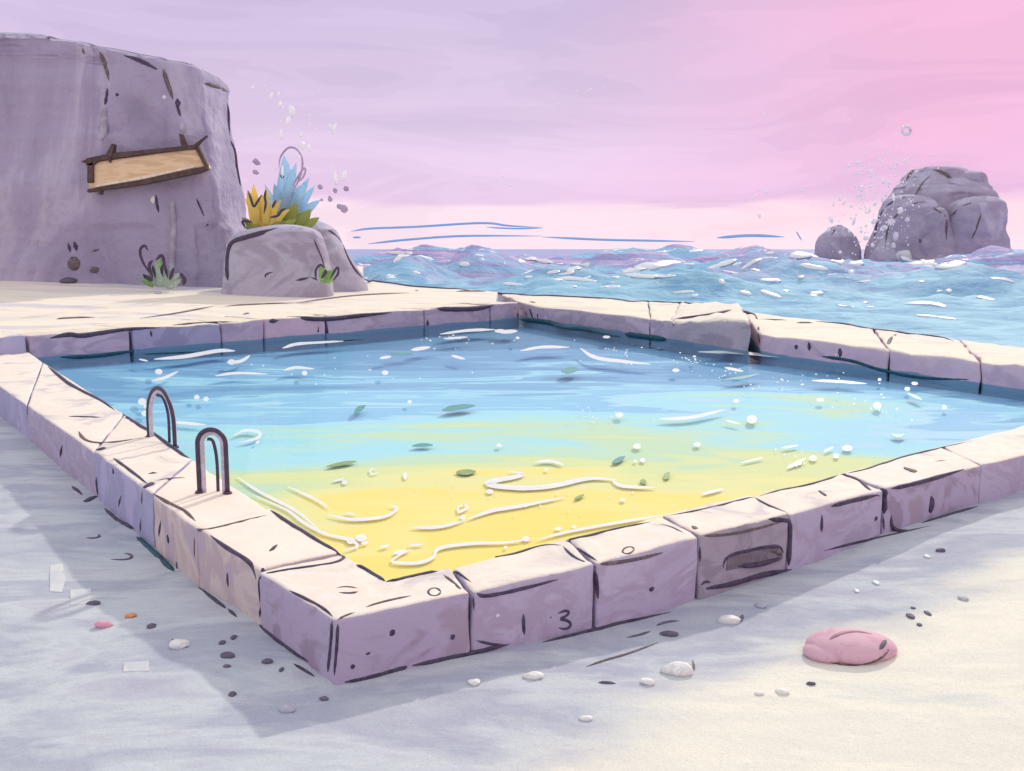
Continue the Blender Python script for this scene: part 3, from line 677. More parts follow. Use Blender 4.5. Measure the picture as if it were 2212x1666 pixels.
# block 2 and 3
ink([(1222,1166),(1240,1152),(1300,1142),(1405,1128)], 10, name='edge_line'); ink([(1286,1232),(1289,1262),(1292,1294)], 9, name='joint', a=.15)
ink([(1290,1219),(1330,1216),(1385,1206),(1432,1194)], 9, K, name='edge_line')
ring_ = [(1357+13*math.cos(a_*math.pi/5), 1189+8*math.sin(a_*math.pi/5-.3)) for a_ in range(11)]
ink(ring_, 5, K, name='ring_hole', a=.01, b=.01)
ink([(1425,1132),(1460,1142),(1500,1168)], 5, K, name='joint'); dot(1407,1273,8,5)
ink([(1440,1115),(1520,1100),(1600,1080),(1630,1072)], 6, name='edge_line')
ink([(1512,1158),(1560,1156),(1620,1146),(1700,1124)], 7, K, name='edge_line'); dot(1500,1140,6,4,K)
ink([(1512,1180),(1512,1215)], 6, name='joint'); ink([(1630,1075),(1655,1090),(1700,1108)], 7, name='joint')
ink([(1660,1122),(1695,1124),(1708,1130),(1706,1180),(1704,1222)], 11, name='edge_line', a=.1, b=.15)
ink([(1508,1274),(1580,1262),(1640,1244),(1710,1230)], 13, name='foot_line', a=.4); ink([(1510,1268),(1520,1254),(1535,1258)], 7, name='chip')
ink([(1562,1228),(1566,1206),(1590,1196),(1650,1182),(1686,1180),(1692,1196)], 8, name='drain_edge'); ink([(1592,1223),(1640,1219),(1688,1204)], 11, 'ink', name='drain_edge', sink=-.8); ink([(1660,1190),(1682,1187),(1688,1200)], 12, 'inkbrown', name='drain_edge', sink=-.8)
# block 4, 5
ink([(1640,1072),(1700,1055),(1780,1034),(1812,1022)], 7, name='edge_line'); ink([(1775,1112),(1775,1150)], 8, name='joint', a=.1)
ink([(1795,1094),(1840,1082),(1895,1070)], 10, name='edge_line'); ink([(1822,1026),(1860,1040),(1880,1062),(1900,1072)], 8, name='joint')
ink([(1908,1058),(1912,1090),(1910,1110)], 11, name='joint', a=.3); dot(1909,1064,11,9); dot(1893,1120,6,5)
ink([(1925,1112),(1924,1136),(1934,1148),(1970,1146)], 9, name='joint'); ink([(1908,1115),(1910,1148)], 4, name='joint')
ink([(1925,1056),(1980,1044),(2082,1014)], 9, name='edge_line'); ink([(1815,1014),(1880,1000),(1980,976),(2100,948)], 6, name='edge_line')
dot(2012,1090,9,17); dot(1968,1016,9,6,K); ink([(2020,997),(2045,995)], 5, K, name='chip')
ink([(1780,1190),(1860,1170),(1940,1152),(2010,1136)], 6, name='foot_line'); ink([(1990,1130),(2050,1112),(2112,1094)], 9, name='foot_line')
dot(1777,1066,4,6)
# --- near left wall
ink([(584,1102),(640,1140),(700,1172),(738,1194)], 11, name='edge_line', a=.12)
ink([(455,1157),(490,1184),(530,1206),(548,1226),(553,1252)], 10, name='edge_line')
ink([(425,1142),(440,1146),(500,1132),(575,1113)], 8, K, name='joint'); ink([(330,1066),(370,1090),(400,1104),(422,1126)], 9, K, name='edge_line')
ink([(340,1038),(400,1032)], 7, K, name='joint'); ink([(170,932),(185,952),(230,958),(308,946)], 8, K, name='joint')
ink([(245,990),(275,1012),(318,1045)], 8, name='edge_line'); dot(322,1048,8,6); ink([(320,1024),(340,1022)], 9, name='chip')
ink([(148,900),(220,902)], 6, name='scratch'); ink([(104,792),(150,830),(200,856),(248,882)], 9, name='edge_line')
ink([(265,894),(320,925),(380,968),(412,992)], 10, name='edge_line'); ink([(270,900),(276,906)], 5)
ink([(420,1160),(420,1205)], 5, K, name='joint')
dot(591,1184,5,7); dot(568,1232,4,4); dot(218,970,8,5); ink([(135,962),(130,988)], 9); ink([(208,1030),(212,1070)], 8)
dot(245,1018,6,6)
ink([(262,1070),(256,1096)], 7); ink([(348,1125),(343,1160)], 8); dot(363,1166,6,9); dot(492,1252,7,15); dot(382,1222,5,9)
ink([(308,1058),(306,1090)], 6, K); ink([(305,1120),(303,1150)], 6)
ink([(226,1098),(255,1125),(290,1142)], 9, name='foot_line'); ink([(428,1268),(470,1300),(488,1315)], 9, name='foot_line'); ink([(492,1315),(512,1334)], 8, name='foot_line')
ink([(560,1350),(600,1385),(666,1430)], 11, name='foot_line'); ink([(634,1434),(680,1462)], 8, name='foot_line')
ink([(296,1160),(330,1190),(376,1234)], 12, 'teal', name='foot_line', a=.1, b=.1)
ink([(155,1050),(178,1070)], 8, name='chip'); dot(195,1078,9,7)
# --- far left wall
ink([(122,690),(150,688),(205,686)], 9, K, name='joint'); ink([(302,688),(380,678),(460,662)], 8, name='joint', a=.5)
ink([(486,662),(560,658),(634,655)], 8, K, name='joint'); ink([(640,655),(760,640),(885,633)], 8, K, name='joint'); dot(532,678,5,5,K)
ink([(108,731),(150,722),(180,726),(260,712),(345,708)], 10, name='edge_line'); ink([(280,716),(284,750)], 8, name='joint'); ink([(325,714),(328,728)], 6)
ink([(372,703),(440,698),(515,696)], 8, name='edge_line'); ink([(568,697),(602,692)], 11, name='edge_line'); ink([(620,684),(700,690),(770,683),(845,675)], 10, name='edge_line', b=.4)
ink([(702,690),(704,710),(708,730)], 8, name='joint'); ink([(688,705),(686,730)], 5); ink([(918,666),(922,690),(925,716)], 10, name='joint', b=.4)
ink([(930,667),(985,668),(1030,667),(1065,660)], 11, name='edge_line'); ink([(985,630),(1050,630)], 8, K, name='joint'); dot(900,628,4,3,K)
ink([(130,772),(200,770),(300,757)], 8, 'teal', name='water_line', a=.3, only=1); ink([(310,765),(430,760)], 6, 'teal', name='water_line', only=1)
ink([(640,740),(790,733)], 5, 'teal', name='water_line', only=1)
# --- far right wall
ink([(1066,630),(1200,636),(1350,644),(1440,650),(1520,655)], 8, name='edge_line', a=.06)
ink([(1120,655),(1116,672),(1118,688)], 8); ink([(1130,655),(1140,688)], 5); ink([(1142,655),(1152,690)], 8); ink([(1144,652),(1158,655),(1164,672),(1162,692)], 9)
ink([(1122,690),(1180,696),(1225,708),(1270,712),(1340,728)], 12, 'teal', name='water_line', a=.1, b=.15, only=1)
ink([(1350,722),(1395,728),(1440,734)], 13, 'teal', name='water_line', a=.1, b=.15, only=1)
ink([(1404,682),(1404,706)], 8); ink([(1455,705),(1458,690),(1530,681),(1605,664),(1625,670),(1636,690)], 10, name='edge_line'); ink([(1572,690),(1566,716)], 7)
ink([(1638,705),(1640,725),(1643,745)], 9, name='joint'); ink([(1762,686),(1860,696),(1960,708),(2060,720)], 8, name='edge_line', b=.2); ink([(1640,690),(1700,692)], 5, K, name='edge_line'); ink([(1720,698),(1756,698)], 8, K, name='chip')
ink([(1936,722),(1918,732),(1918,758),(1920,775)], 7, name='joint'); dot(1720,750,6,5); dot(1748,749,5,8); dot(1815,762,6,9)
ink([(1775,770),(1840,780),(1905,800),(1990,816),(2092,820)], 7, 'teal', name='water_line', a=.1, only=1)
# --- shore edge and rocks
ink([(786,602),(820,610),(870,614),(960,620),(1022,621)], 9, name='edge_line', b=.4)
ink([(232,190),(232,210),(226,226)], 8); ink([(380,218),(384,235),(390,252)], 6); dot(384,222,5,8); dot(253,205,4,3)
ink([(337,420),(338,440),(343,460)], 6); ink([(424,428),(441,468)], 4); ink([(450,478),(446,490)], 7); 
ink([(500,220),(506,250),(512,290)], 9, a=.3); ink([(514,300),(518,330),(528,370),(536,398)], 11, a=.3)
ink([(442,180),(470,187),(492,198)], 9, K); ink([(268,120),(300,130),(340,150)], 9, a=.5)
ink([(178,104),(182,118)], 5, K); ink([(215,112),(228,140),(236,175)], 9, K); ink([(352,150),(362,180),(374,215)], 9, K)
for u_ in (374,): ink([(372,430),(376,500),(372,560),(374,600)], 13, 'boulder', name='seam', b=.1, a=.1)
ink([(228,230),(224,270),(220,305)], 16, 'boulder', name='seam'); ink([(392,262),(396,290)], 12, 'boulder', name='seam')
ink([(147,525),(152,545)], 7); ink([(160,522),(166,542)], 9); dot(160,570,13,12,'inkbrown'); dot(205,583,9,7,'inkbrown'); ink([(195,545),(215,538)], 5, K)
dot(355,210,4,5,'foam','fleck'); dot(330,432,5,8,'foam','fleck')
ink([(492,606),(490,570),(496,528),(520,516),(570,502),(600,492)], 11, name='edge_line', a=.1); ink([(676,513),(690,545),(702,580)], 5); ink([(574,600),(570,592),(590,588)], 4)
ink([(640,606),(668,600)], 6); ink([(670,598),(688,606)], 5); ink([(708,498),(722,504),(738,524)], 9); ink([(741,528),(752,560),(772,590),(784,602)], 9, a=.3)
ink([(1888,520),(1892,490),(1906,455),(1930,435),(1960,425)], 6); ink([(1958,390),(1966,375),(1976,366)], 9, K); ink([(2016,367),(2040,373),(2056,386)], 9, K)
ink([(1912,534),(1918,490),(1936,465),(1972,440),(2000,436)], 4, K); ink([(2000,436),(2030,460),(2046,470),(2044,520)], 4, K); ink([(2120,460),(2110,490),(2100,515)], 5, K)
ink([(1976,425),(1988,400),(2010,380)], 4, K); ink([(2050,470),(2078,445),(2115,436)], 4, K); dot(1988,520,4,4,K)
ink([(1760,528),(1768,508),(1790,496),(1815,486)], 5, K); ink([(1826,488),(1846,512)], 5, K); ink([(1796,508),(1806,492)], 6, K)
for G, nm, mt, par in PEND:
    if par.get('kind') == 'structure':
        if nm in ('water_line', 'foot_line', 'joint', 'edge_line', 'chip'): par = {'water_line': fl if G.v[0].x < A1.x-.5 else fr_, 'foot_line': nw if G.v[0].x > corner_out.x else lw}.get(nm, fl if G.v[0].y > 20 else lw)
        else: par = lw if G.v[0].y < 20 else fl
    while par.parent and par.parent.parent: par = par.parent
    G.make(nm, mt, par)
# white flecks and shade bands of the drain slot
def facepatch(pts, mat, name, parent, off=.012, th=.02):
    P = []
    for u, v_ in pts:
        h = hit(u, v_)
        if h: P.append((h[0], h[1]))
    n_ = sum((x[1] for x in P), Vector()).normalized(); G = Geo(); n = len(P)
    for x in P: G.v.append(x[0]+n_*off)
    for x in P: G.v.append(x[0]+n_*(off-th))
    G.f.append(tuple(range(n))); G.f.append(tuple(range(2*n-1, n-1, -1)))
    for i in range(n): j = (i+1) % n; G.f.append((i, n+i, n+j, j))
    return G.make(name, mat, parent, False)
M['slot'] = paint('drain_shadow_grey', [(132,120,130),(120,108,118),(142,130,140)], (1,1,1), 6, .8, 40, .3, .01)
drain_block = hit(1530, 1200)[2]
facepatch([(1568,1232),(1572,1203),(1600,1196),(1684,1182),(1690,1204),(1684,1212)], 'slot', 'drain_slot', drain_block, .008)

# ================================================================ LADDER RAILS
def arch(L_, R_, zt, r, G, y_off=0, n=14, topw=1.0):
    a, b_ = L_, R_; P = []; c = (a+b_)/2; h = (b_-a)/2; zs = zt-h.length*1.0
    for k in range(5): P.append(Vector((a.x, a.y, a.z+(zs-a.z)*k/5)))
    for k in range(n+1):
        th = math.pi-math.pi*k/n; P.append(Vector((c.x, c.y, zs))+h*math.cos(th)+Vector((0,0,(zt-zs)*math.sin(th))))
    for k in range(5): P.append(Vector((b_.x, b_.y, zs+(b_.z-zs)*(k+1)/5)))
    nn = Vector((-h.y, h.x, 0)).normalized()
    G.tube(P, [r]*len(P), nn, 1.0, 10)
def rail(Lp, Rp, vtop, w, lab):
    a, b_ = onz(*Lp, ZN), onz(*Rp, ZN)
    a.z = b_.z = ZN-.02
    o = empty('ladder_rail', (a+b_)/2, lab, 'ladder rail', 'pool ladder rails')
    m_ = (a+b_)/2; zt = ony((Lp[0]+Rp[0])/2, vtop, m_.y).z; s_ = m_.y/F
    G = Geo(); arch(a, b_, zt-w*.5*s_, w*.5*s_, G); G.make('handrail', 'raildark', o)
    # pale inner band set against the inside of the tube
    k = (b_-a).normalized(); w2 = w*.62*s_; ins = w*.95*s_
    G = Geo(); back = Vector((-k.y, k.x, 0))*.02
    arch(a+k*ins*.9+back, b_-k*ins*.9+back, zt-w*1.30*s_, w2*.9, G); band = G.make('inner_band', 'railpale', o)
    # rear leg set a little back towards the water
    G = Geo(); q_ = a.lerp(b_, .52)+Vector((-k.y, k.x, 0))*.10
    P = cr([a.lerp(b_, .30)+Vector((0,0,zt-ZN-w*2.4*s_))+back*2, a.lerp(b_, .47)+Vector((0,0,zt-ZN-w*3.0*s_))+back*3, q_+Vector((0,0,(zt-ZN)*.5)), q_+Vector((0,0,.0))], 5)
    G.tube(P, [w*.38*s_]*len(P), Vector((0,-1,0)), 1, 8); G.make('rear_leg', 'raildark', o)
    for p in (a, b_):
        G = Geo(); c_ = Vector((p.x, p.y, ZN))
        ringP = [c_+Vector((.0,0,-.01)), c_+Vector((0,0,.012)), c_+Vector((0,0,.022))]
        G.tube(ringP, [w*1.0*s_, w*.95*s_, w*.7*s_], Vector((0,1,0)), 1, 14); G.make('foot_plate', 'raildark', o)
rail((322,944),(378,966), 834, 8.5, 'farther of the two dark steel ladder arches on the left pool wall')
rail((431,1064),(492,1066), 923, 10, 'nearer of the two dark steel ladder arches on the left pool wall')

# ================================================================ PLANTS
def blade(G, base, tip, w, Y, bend=0, dy=0, flat=.22):
    b_, t_ = Vector(base), Vector(tip); d = t_-b_; n_ = Vector((-d.y, d.x)).normalized()
    mid = (b_+t_)/2+n_*bend; pp = cr([b_, mid, t_], 6); P, R = [], []
    for i, p in enumerate(pp):
        k = i/(len(pp)-1); P.append(ony(p.x, p.y, Y+dy*k)); R.append(max(.02, math.sin(math.pi*min(1, .22+.78*k))**.8 if k < 1 else .02)*w*.5*Y/F)
    G.tube(P, R, Vector((0,-1,0)), flat, 8)
YP = 43.0
pl = empty('yellow_plant', ony(570, 492, YP), 'flame-shaped yellow leafy plant in the gap between cliff and boulder', 'plant')
for bs, tp, w, bn, dy in (((552,488),(534,410),24,4,-.5),((560,488),(548,398),22,-3,0),((568,490),(566,420),26,2,.3),((574,488),(577,406),20,-2,-.3),((580,490),(592,432),20,3,.2),((586,490),(607,432),16,-6,0),((560,492),(528,428),18,6,.2),((592,490),(626,452),15,-5,.1)):
    G = Geo(); blade(G, bs, tp, w, YP, bn, dy); G.make('leaf', 'yellowleaf', pl)
for bs, tp, w in (((545,493),(522,470),14),((560,496),(528,492),16),((585,496),(612,478),20),((600,494),(640,474),20)):
    G = Geo(); blade(G, bs, tp, w, YP-.4, 2, -.2); G.make('low_leaf', 'olive', pl)
for P_ in ([(536,412),(542,430),(548,446),(556,436),(566,420)], [(575,408),(572,425),(574,440),(570,462)], [(582,470),(600,466),(608,456),(618,450)], [(530,492),(524,478),(546,480)], [(596,432),(588,450)]):
    G = Geo(); P = [ony(p.x, p.y, YP-.75) for p in cr([Vector(p) for p in P_], 5)]; G.tube(P, [2.6*YP/F*prof(i/(len(P)-1)) for i in range(len(P))], Vector((0,-1,0))); G.make('leaf_vein', 'ink', pl)
bp = empty('blue_plant', ony(630, 485, YP+1.2), 'pale blue spiky agave-like plant on top of the boulder', 'plant')
for bs, tp, w, bn in (((612,480),(614,336),42,5),((618,480),(640,352),26,-6),((606,482),(592,396),26,4),((628,482),(668,384),24,-6),((634,484),(680,402),22,-6),((640,486),(692,432),22,-6),((598,484),(572,398),18,4),((640,488),(664,448),24,-4),((620,486),(648,400),34,-3)):
    G = Geo(); blade(G, bs, tp, w, YP+1.2, bn, random.uniform(-.6,.6)); G.make('leaf', 'blueleaf', bp)
for bs, tp, w in (((620,490),(640,440),34),((640,490),(672,452),26),((604,490),(612,448),30),((655,492),(690,470),18)):
    G = Geo(); blade(G, bs, tp, w, YP+.5, 0, 0, .4); G.make('low_leaf', 'olive', bp)
for P_ in ([(602,366),(606,340),(622,320),(640,322),(652,340),(652,368),(640,400),(620,430)], [(628,412),(640,388),(655,365),(660,368),(654,384),(640,396)]):
    G = Geo(); P = [ony(p.x, p.y, YP+.4) for p in cr([Vector(p) for p in P_], 7)]; G.tube(P, [2.2*YP/F*prof(i/(len(P)-1)) for i in range(len(P))], Vector((0,-1,0))); G.make('tendril', 'dropgrey', bp)
G = Geo(); G.blob(ony(610, 380, YP+.35), (.09,.05,.10)); G.make('spot', 'teal', bp)
def lowplant(name, Y, z0, blades, lab, extra=()):
    o = empty(name, ony(*z0, Y), lab, 'plant')
    for bs, tp, w, bn, mt in blades:
        G = Geo(); blade(G, bs, tp, w, Y, bn, -.2); G.make('leaf', mt, o)
    for P_, w in extra:
        G = Geo(); P = [ony(p.x, p.y, Y-.25) for p in cr([Vector(p) for p in P_], 6)]; G.tube(P, [w*.5*Y/F*prof(i/(len(P)-1)) for i in range(len(P))], Vector((0,-1,0))); G.make('stem', 'ink', o)
lowplant('weed', 41.0, (340, 620), [((345,620),(336,566),20,2,'greyleaf'),((342,618),(328,572),14,2,'darkleaf'),((340,618),(345,556),16,-1,'greenleaf'),((345,618),(352,570),12,-2,'darkleaf'),((336,616),(316,578),16,4,'greyleaf'),((352,620),(374,574),12,-3,'greyleaf'),((358,620),(392,590),18,-3,'greyleaf'),((332,618),(304,606),14,3,'greenleaf'),((330,612),(308,592),12,0,'darkleaf'),((360,620),(392,604),18,0,'greyleaf')],
         'grey-green weed with curled dark stem at the foot of the cliff', [([(322,590),(306,560),(303,540),(312,531),(320,542)], 6), ([(330,600),(322,575),(330,562)], 7), ([(336,562),(350,552),(356,575),(362,600)], 7), ([(366,605),(376,578)], 7), ([(388,590),(398,602),(396,616)], 9), ([(316,598),(330,606)], 9)])
lowplant('weed', 39.5, (705, 612), [((700,611),(690,574),20,4,'greenleaf'),((706,611),(714,582),14,-3,'greenleaf'),((708,611),(728,580),16,-4,'greenleaf')],
         'small bright green sprout at the foot of the squat boulder', [([(683,606),(682,585),(692,572),(702,580)], 5), ([(694,602),(702,590),(704,582)], 7), ([(712,606),(722,586),(730,578),(730,592),(718,608)], 5)])

# ================================================================ PEBBLES, SHELL AND SMALL THINGS ON THE GROUND
def rock(name, u, v_, w, h, mat, lab, cat, group=None, amp=.12, z0=None, flatk=.45):
    hh = hit(u, v_+h*.3); loc = hh[0]; s_ = (loc-CAM).length/F
    g_ = max(.28, (H-loc.z)/(loc-CAM).length)
    rx = w*.5*s_; rz = min(rx*flatk, h*.5*s_*.9); ry = max(rx*.6, (h*.5*s_-rz*.8)/g_)
    G = Geo(); G.blob(Vector((loc.x, loc.y, loc.z+rz*.45)), (rx, ry, rz), seed=u*.13+v_*.07, amp=amp, nu=18, nv=10)
    return tag(G.make(name, mat), lab, cat, group)
shell = None
def pink():
    c = hit(1835, 1412)[0]; s_ = (c-CAM).length/F; o = empty('pink_stone', (c.x, c.y, c.z), 'big smooth pink stone with a hollow lip on the sand, lower right', 'stone')
    G = Geo(); G.blob(Vector((c.x+.02, c.y+.03, c.z+.05)), (88*s_, .27, .115), seed=3, amp=.025, nu=36, nv=18)
    G.blob(Vector((c.x-48*s_, c.y-.03, c.z+.03)), (46*s_, .17, .075), seed=5, amp=.04, nu=28, nv=14)
    body = G.make('body', 'pink', o)
    bpy.context.view_layer.update()
    global DG; DG = bpy.context.evaluated_depsgraph_get()
    for pts, w, mt, nm in (([(1792,1382),(1815,1369),(1850,1364),(1884,1370)], 12, 'pinkdark', 'hollow'), ([(1900,1404),(1908,1392),(1914,1382)], 11, 'peb_dark', 'dent'), ([(1902,1396),(1908,1388),(1922,1380)], 5, 'peb_dark', 'dent'), ([(1792,1430),(1830,1438),(1880,1432),(1912,1415),(1928,1385)], 7, 'inkbrown', 'under_line'), ([(1742,1395),(1740,1415)], 5, 'inkbrown', 'under_line')):
        r = stroke(pts, w, step=6, flat=.5)
        if r: r[0].make(nm, mt, body if nm != 'under_line' else o)
pink()
PB = [  # u, v, w, h, colour, label
 (388,1388,40,26,'peb_white','white pebble with a dark underside left of the corner'),
 (283,1328,24,15,'peb_orange','small orange pebble on the grey sand'),
 (225,1348,34,18,'peb_pink','small rose pink pebble on the grey sand'),
 (1465,1443,66,36,'peb_white','largest white pebble left of the pink stone'),
 (1398,1470,30,20,'peb_white','oval white pebble just below the largest white one'),
 (1152,1459,44,18,'peb_white','flat white pebble below the numbered block'),
 (1024,1470,26,20,'peb_white','small round white pebble right of the front corner'),
 (1266,1551,28,12,'peb_white','lone pale pebble at the bottom edge of the sand'),
 (1576,1338,48,22,'peb_white','cream pebble with a dark rim below the drain block'),
 (1642,1304,24,18,'peb_grey','small grey pebble under the drain block'),
 (1690,1490,26,20,'peb_white','white pebble left below the pink stone'),
 (1640,1498,20,8,'peb_white','thin white shell chip beside the lower white pebble'),
 (1752,1476,18,10,'peb_dark','dark pebble directly below the pink stone'),
 (620,1528,34,24,'peb_grey','broad grey pebble near the lower edge left of the corner'),
 (480,1386,14,12,'peb_dark','dark pebble highest of the cluster left of the corner'),
 (505,1374,12,12,'peb_dark','small dark pebble right of the cluster top'),
 (492,1414,30,16,'peb_dark','flat dark pebble in the cluster left of the corner'),
 (490,1438,16,9,'peb_dark','small dark pebble under the cluster'),
 (577,1428,24,12,'peb_dark','dark pebble against the foot of the corner block'),
 (608,1444,10,12,'peb_dark','tiny dark pebble beside the corner block foot'),
 (502,1497,16,14,'peb_dark','lone dark pebble low on the grey sand'),
 (328,1350,18,14,'peb_dark','purple pebble right of the orange one'),
 (202,1302,28,9,'peb_dark','thin dark pebble below the pale slabs'),
 (700,1508,20,12,'peb_dark','dark pebble below the front corner'),
 (2080,1290,18,14,'peb_grey','grey pebble at the right edge of the sand'),
 (1967,1328,14,14,'peb_dark','largest dark pebble right above the pink stone'),
 (2004,1322,10,12,'peb_dark','dark pebble on the right of the four by the pink stone'),
 (1972,1312,9,7,'peb_dark','tiny dark pebble on top of the four by the pink stone'),
 (1986,1348,10,9,'peb_dark','tiny dark pebble lowest of the four by the pink stone'),
 (1892,1256,12,12,'foam','bright white round pebble below the right wall'),
 (1850,1274,11,11,'foam','bright white round pebble left of its twin'),
 (2032,1188,18,10,'peb_dark','dark pebble near the right wall foot'),
 (2002,1200,12,10,'peb_white','white chip beside the dark pebble by the right wall'),
 (150,604,30,22,'peb_dark','round dark stone at the foot of the cliff'),
 (342,632,16,8,'peb_grey','grey stone on the shore below the weed'),
 (1445,1368,40,10,'peb_dark','slim dark stone right of the numbered block'),
 (1505,1352,0,0,None,None),
]
for u, v_, w, h, mt, lb in PB:
    if mt: rock('pebble', u, v_, w, h, mt, lb, 'pebble', 'pebbles on the sand')
def slab(pts, lab):
    P = [hit(u, v_)[0]+Vector((0,0,.004)) for u, v_ in pts]; G = Geo(); G.slabpoly(P, .06); tag(G.make('stone_slab', 'slab', None, False), lab, 'slab', 'pale slabs in the sand')
slab([(108,1222),(135,1218),(142,1250),(134,1280),(108,1278)], 'upright pale slab flush in the grey sand, left edge')
slab([(152,1275),(196,1272),(198,1284),(225,1290),(196,1296),(190,1304),(152,1308)], 'wide pale slab flush in the grey sand beside the upright one')
slab([(268,1432),(322,1428),(322,1450),(266,1452)], 'dull grey slab near the lower left edge of the sand')
def twig(pts, w, mat, lab, name='twig', cat='twig'):
    r = stroke(pts, w, sink=-.4, step=8)
    if r: tag(r[0].make(name, mat), lab, cat, 'twigs on the sand')
twig([(1266,1441),(1310,1426),(1360,1412),(1422,1388)], 6, 'inkbrown', 'long thin brown twig between the flat pebble and the largest white one')
twig([(1292,1475),(1330,1477)], 10, 'peb_dark', 'short dark twig left of the oval white pebble')
twig([(1354,1378),(1385,1372),(1405,1364)], 7, 'peb_dark', 'short dark curved twig just below the wall foot')
twig([(1418,1352),(1440,1344),(1468,1342)], 7, 'peb_dark', 'dark twig nearer the drain block')
twig([(186,1162),(205,1165),(218,1160),(212,1154)], 6, 'peb_dark', 'upper hooked dark twig on the shaded sand')
twig([(238,1208),(270,1212),(290,1206),(280,1196),(268,1196)], 6, 'peb_dark', 'lower hooked dark twig on the shaded sand')
twig([(1590,1348),(1603,1340),(1604,1328)], 8, 'peb_dark', 'dark curved twig hugging the cream pebble')
twig([(1458,1460),(1490,1460),(1502,1445),(1496,1426)], 6, 'inkbrown', 'curved brown twig wrapped round the largest white pebble')
twig([(372,1380),(376,1392),(392,1400),(408,1398)], 7, 'inkbrown', 'curved brown twig under the white pebble left of the corner')

# ================================================================ FOAM AND FLECKS ON THE WATER
FO = Geo()
def ribbon(G, pts, w, z=ZW, a=.3, b=.35, lift=None):
    lift = random.uniform(.003,.009) if lift is None else lift
    P = cr([Vector(p) for p in pts], 6); n = len(P); Lf, Rt = [], []
    for i, p in enumerate(P):
        tg = (P[min(n-1, i+1)]-P[max(0, i-1)]).normalized(); nn = Vector((-tg.y, tg.x)); k = w*.5*prof(i/(n-1), a, b, .2)*(1+.2*noise.noise(Vector((p.x*.05, p.y*.05, 3))))
        Lf.append(onz(*(p+nn*k), z+lift)); Rt.append(onz(*(p-nn*k), z+lift))
    b0 = len(G.v)
    for q_ in Lf+Rt: G.v.append(q_)
    for q_ in Lf+Rt: G.v.append(q_-Vector((0,0,.004)))
    m = 2*n
    for i in range(n-1):
        G.f.append((b0+i, b0+i+1, b0+n+i+1, b0+n+i)); G.f.append((b0+m+i+1, b0+m+i, b0+m+n+i, b0+m+n+i+1))
        G.f.append((b0+i, b0+m+i, b0+m+i+1, b0+i+1)); G.f.append((b0+n+i+1, b0+m+n+i+1, b0+m+n+i, b0+n+i))
    G.f.append((b0, b0+n, b0+m+n, b0+m)); G.f.append((b0+n-1, b0+m+n-1, b0+m+2*n-1, b0+2*n-1))
for p, w in [([(333,776),(400,770),(470,758),(508,758)],11),([(610,752),(650,742),(742,737)],9),([(490,784),(520,780),(540,768)],9),([(465,812),(510,806),(578,808)],7),([(612,800),(640,794),(678,797)],8),
    ([(327,823),(355,816),(385,802)],8),([(820,774),(845,770)],9),([(888,756),(930,750)],10),([(975,768),(1005,776)],8),([(1124,758),(1170,750),(1230,750)],9),([(1253,752),(1285,772),(1340,780),(1405,787)],10),
    ([(1508,760),(1600,762),(1706,773)],8),([(1565,794),(1606,802)],8),([(1754,822),(1810,824),(1872,829)],8),([(1424,905),(1490,902),(1566,885)],10),([(1566,908),(1600,916)],6),
    ([(1078,718),(1118,715)],11),([(950,722),(1010,714),(1070,712)],8),([(960,732),(1010,728)],6),([(505,940),(530,930),(560,934),(556,946),(518,956)],9),([(372,912),(400,914),(445,918)],9),
    ([(700,1232),(735,1226),(720,1240)],4),([(512,1030),(560,1062),(640,1104),(690,1145)],9),([(545,1068),(620,1102),(655,1128),(700,1152),(755,1166),(772,1180),(740,1190)],9),([(620,1050),(680,1078),(712,1098)],7),
    ([(708,1112),(760,1122),(830,1116),(858,1098),(842,1092)],9),([(888,1140),(950,1138),(1005,1124)],9),([(1010,1122),(1060,1104),(1130,1092),(1220,1074)],10),([(1004,1088),(990,1096),(992,1106),(1010,1096),(1000,1088)],7),
    ([(1100,1018),(1128,1026),(1050,1044),(1120,1054),(1190,1050),(1270,1034),(1330,1036)],14),([(1320,1036),(1345,1050),(1416,1054)],9),([(1515,1068),(1562,1056)],9),
    ([(888,1186),(846,1212),(900,1216),(935,1204),(950,1184),(1020,1174),(1090,1172),(1150,1164)],10),([(1160,1166),(1230,1148),(1340,1128),(1440,1112)],8),([(850,1195),(880,1190)],12),([(1155,998),(1190,996),(1218,1004)],9),
    ([(820,1182),(842,1178)],7),([(882,1178),(915,1176)],6),([(1050,1106),(1070,1098)],6),([(1700,1012),(1740,990)],9),([(1600,1000),(1650,988)],5),([(1688,968),(1725,962)],7),([(1780,975),(1800,966)],7),([(1716,1000),(1722,1008)],6),
    ([(745,1108),(770,1112)],5),([(718,1040),(745,1034)],6),([(812,1012),(800,1016),(804,1024),(820,1020)],5),([(560,952),(552,958)],6),([(780,1174),(796,1172)],9),([(470,1062),(560,1120)],5),([(300,776),(320,780)],5)]:
    ribbon(FO, p, w*.72)
def fdot(G, u, v_, ru, rv, z=ZW):
    n = 12; z += random.uniform(-.009,-.003); top = [onz(u+ru*math.cos(2*math.pi*k/n)*(1+.15*noise.noise(Vector((u,k,0)))), v_+rv*math.sin(2*math.pi*k/n), z+.012) for k in range(n)]; G.slabpoly(top, .004)
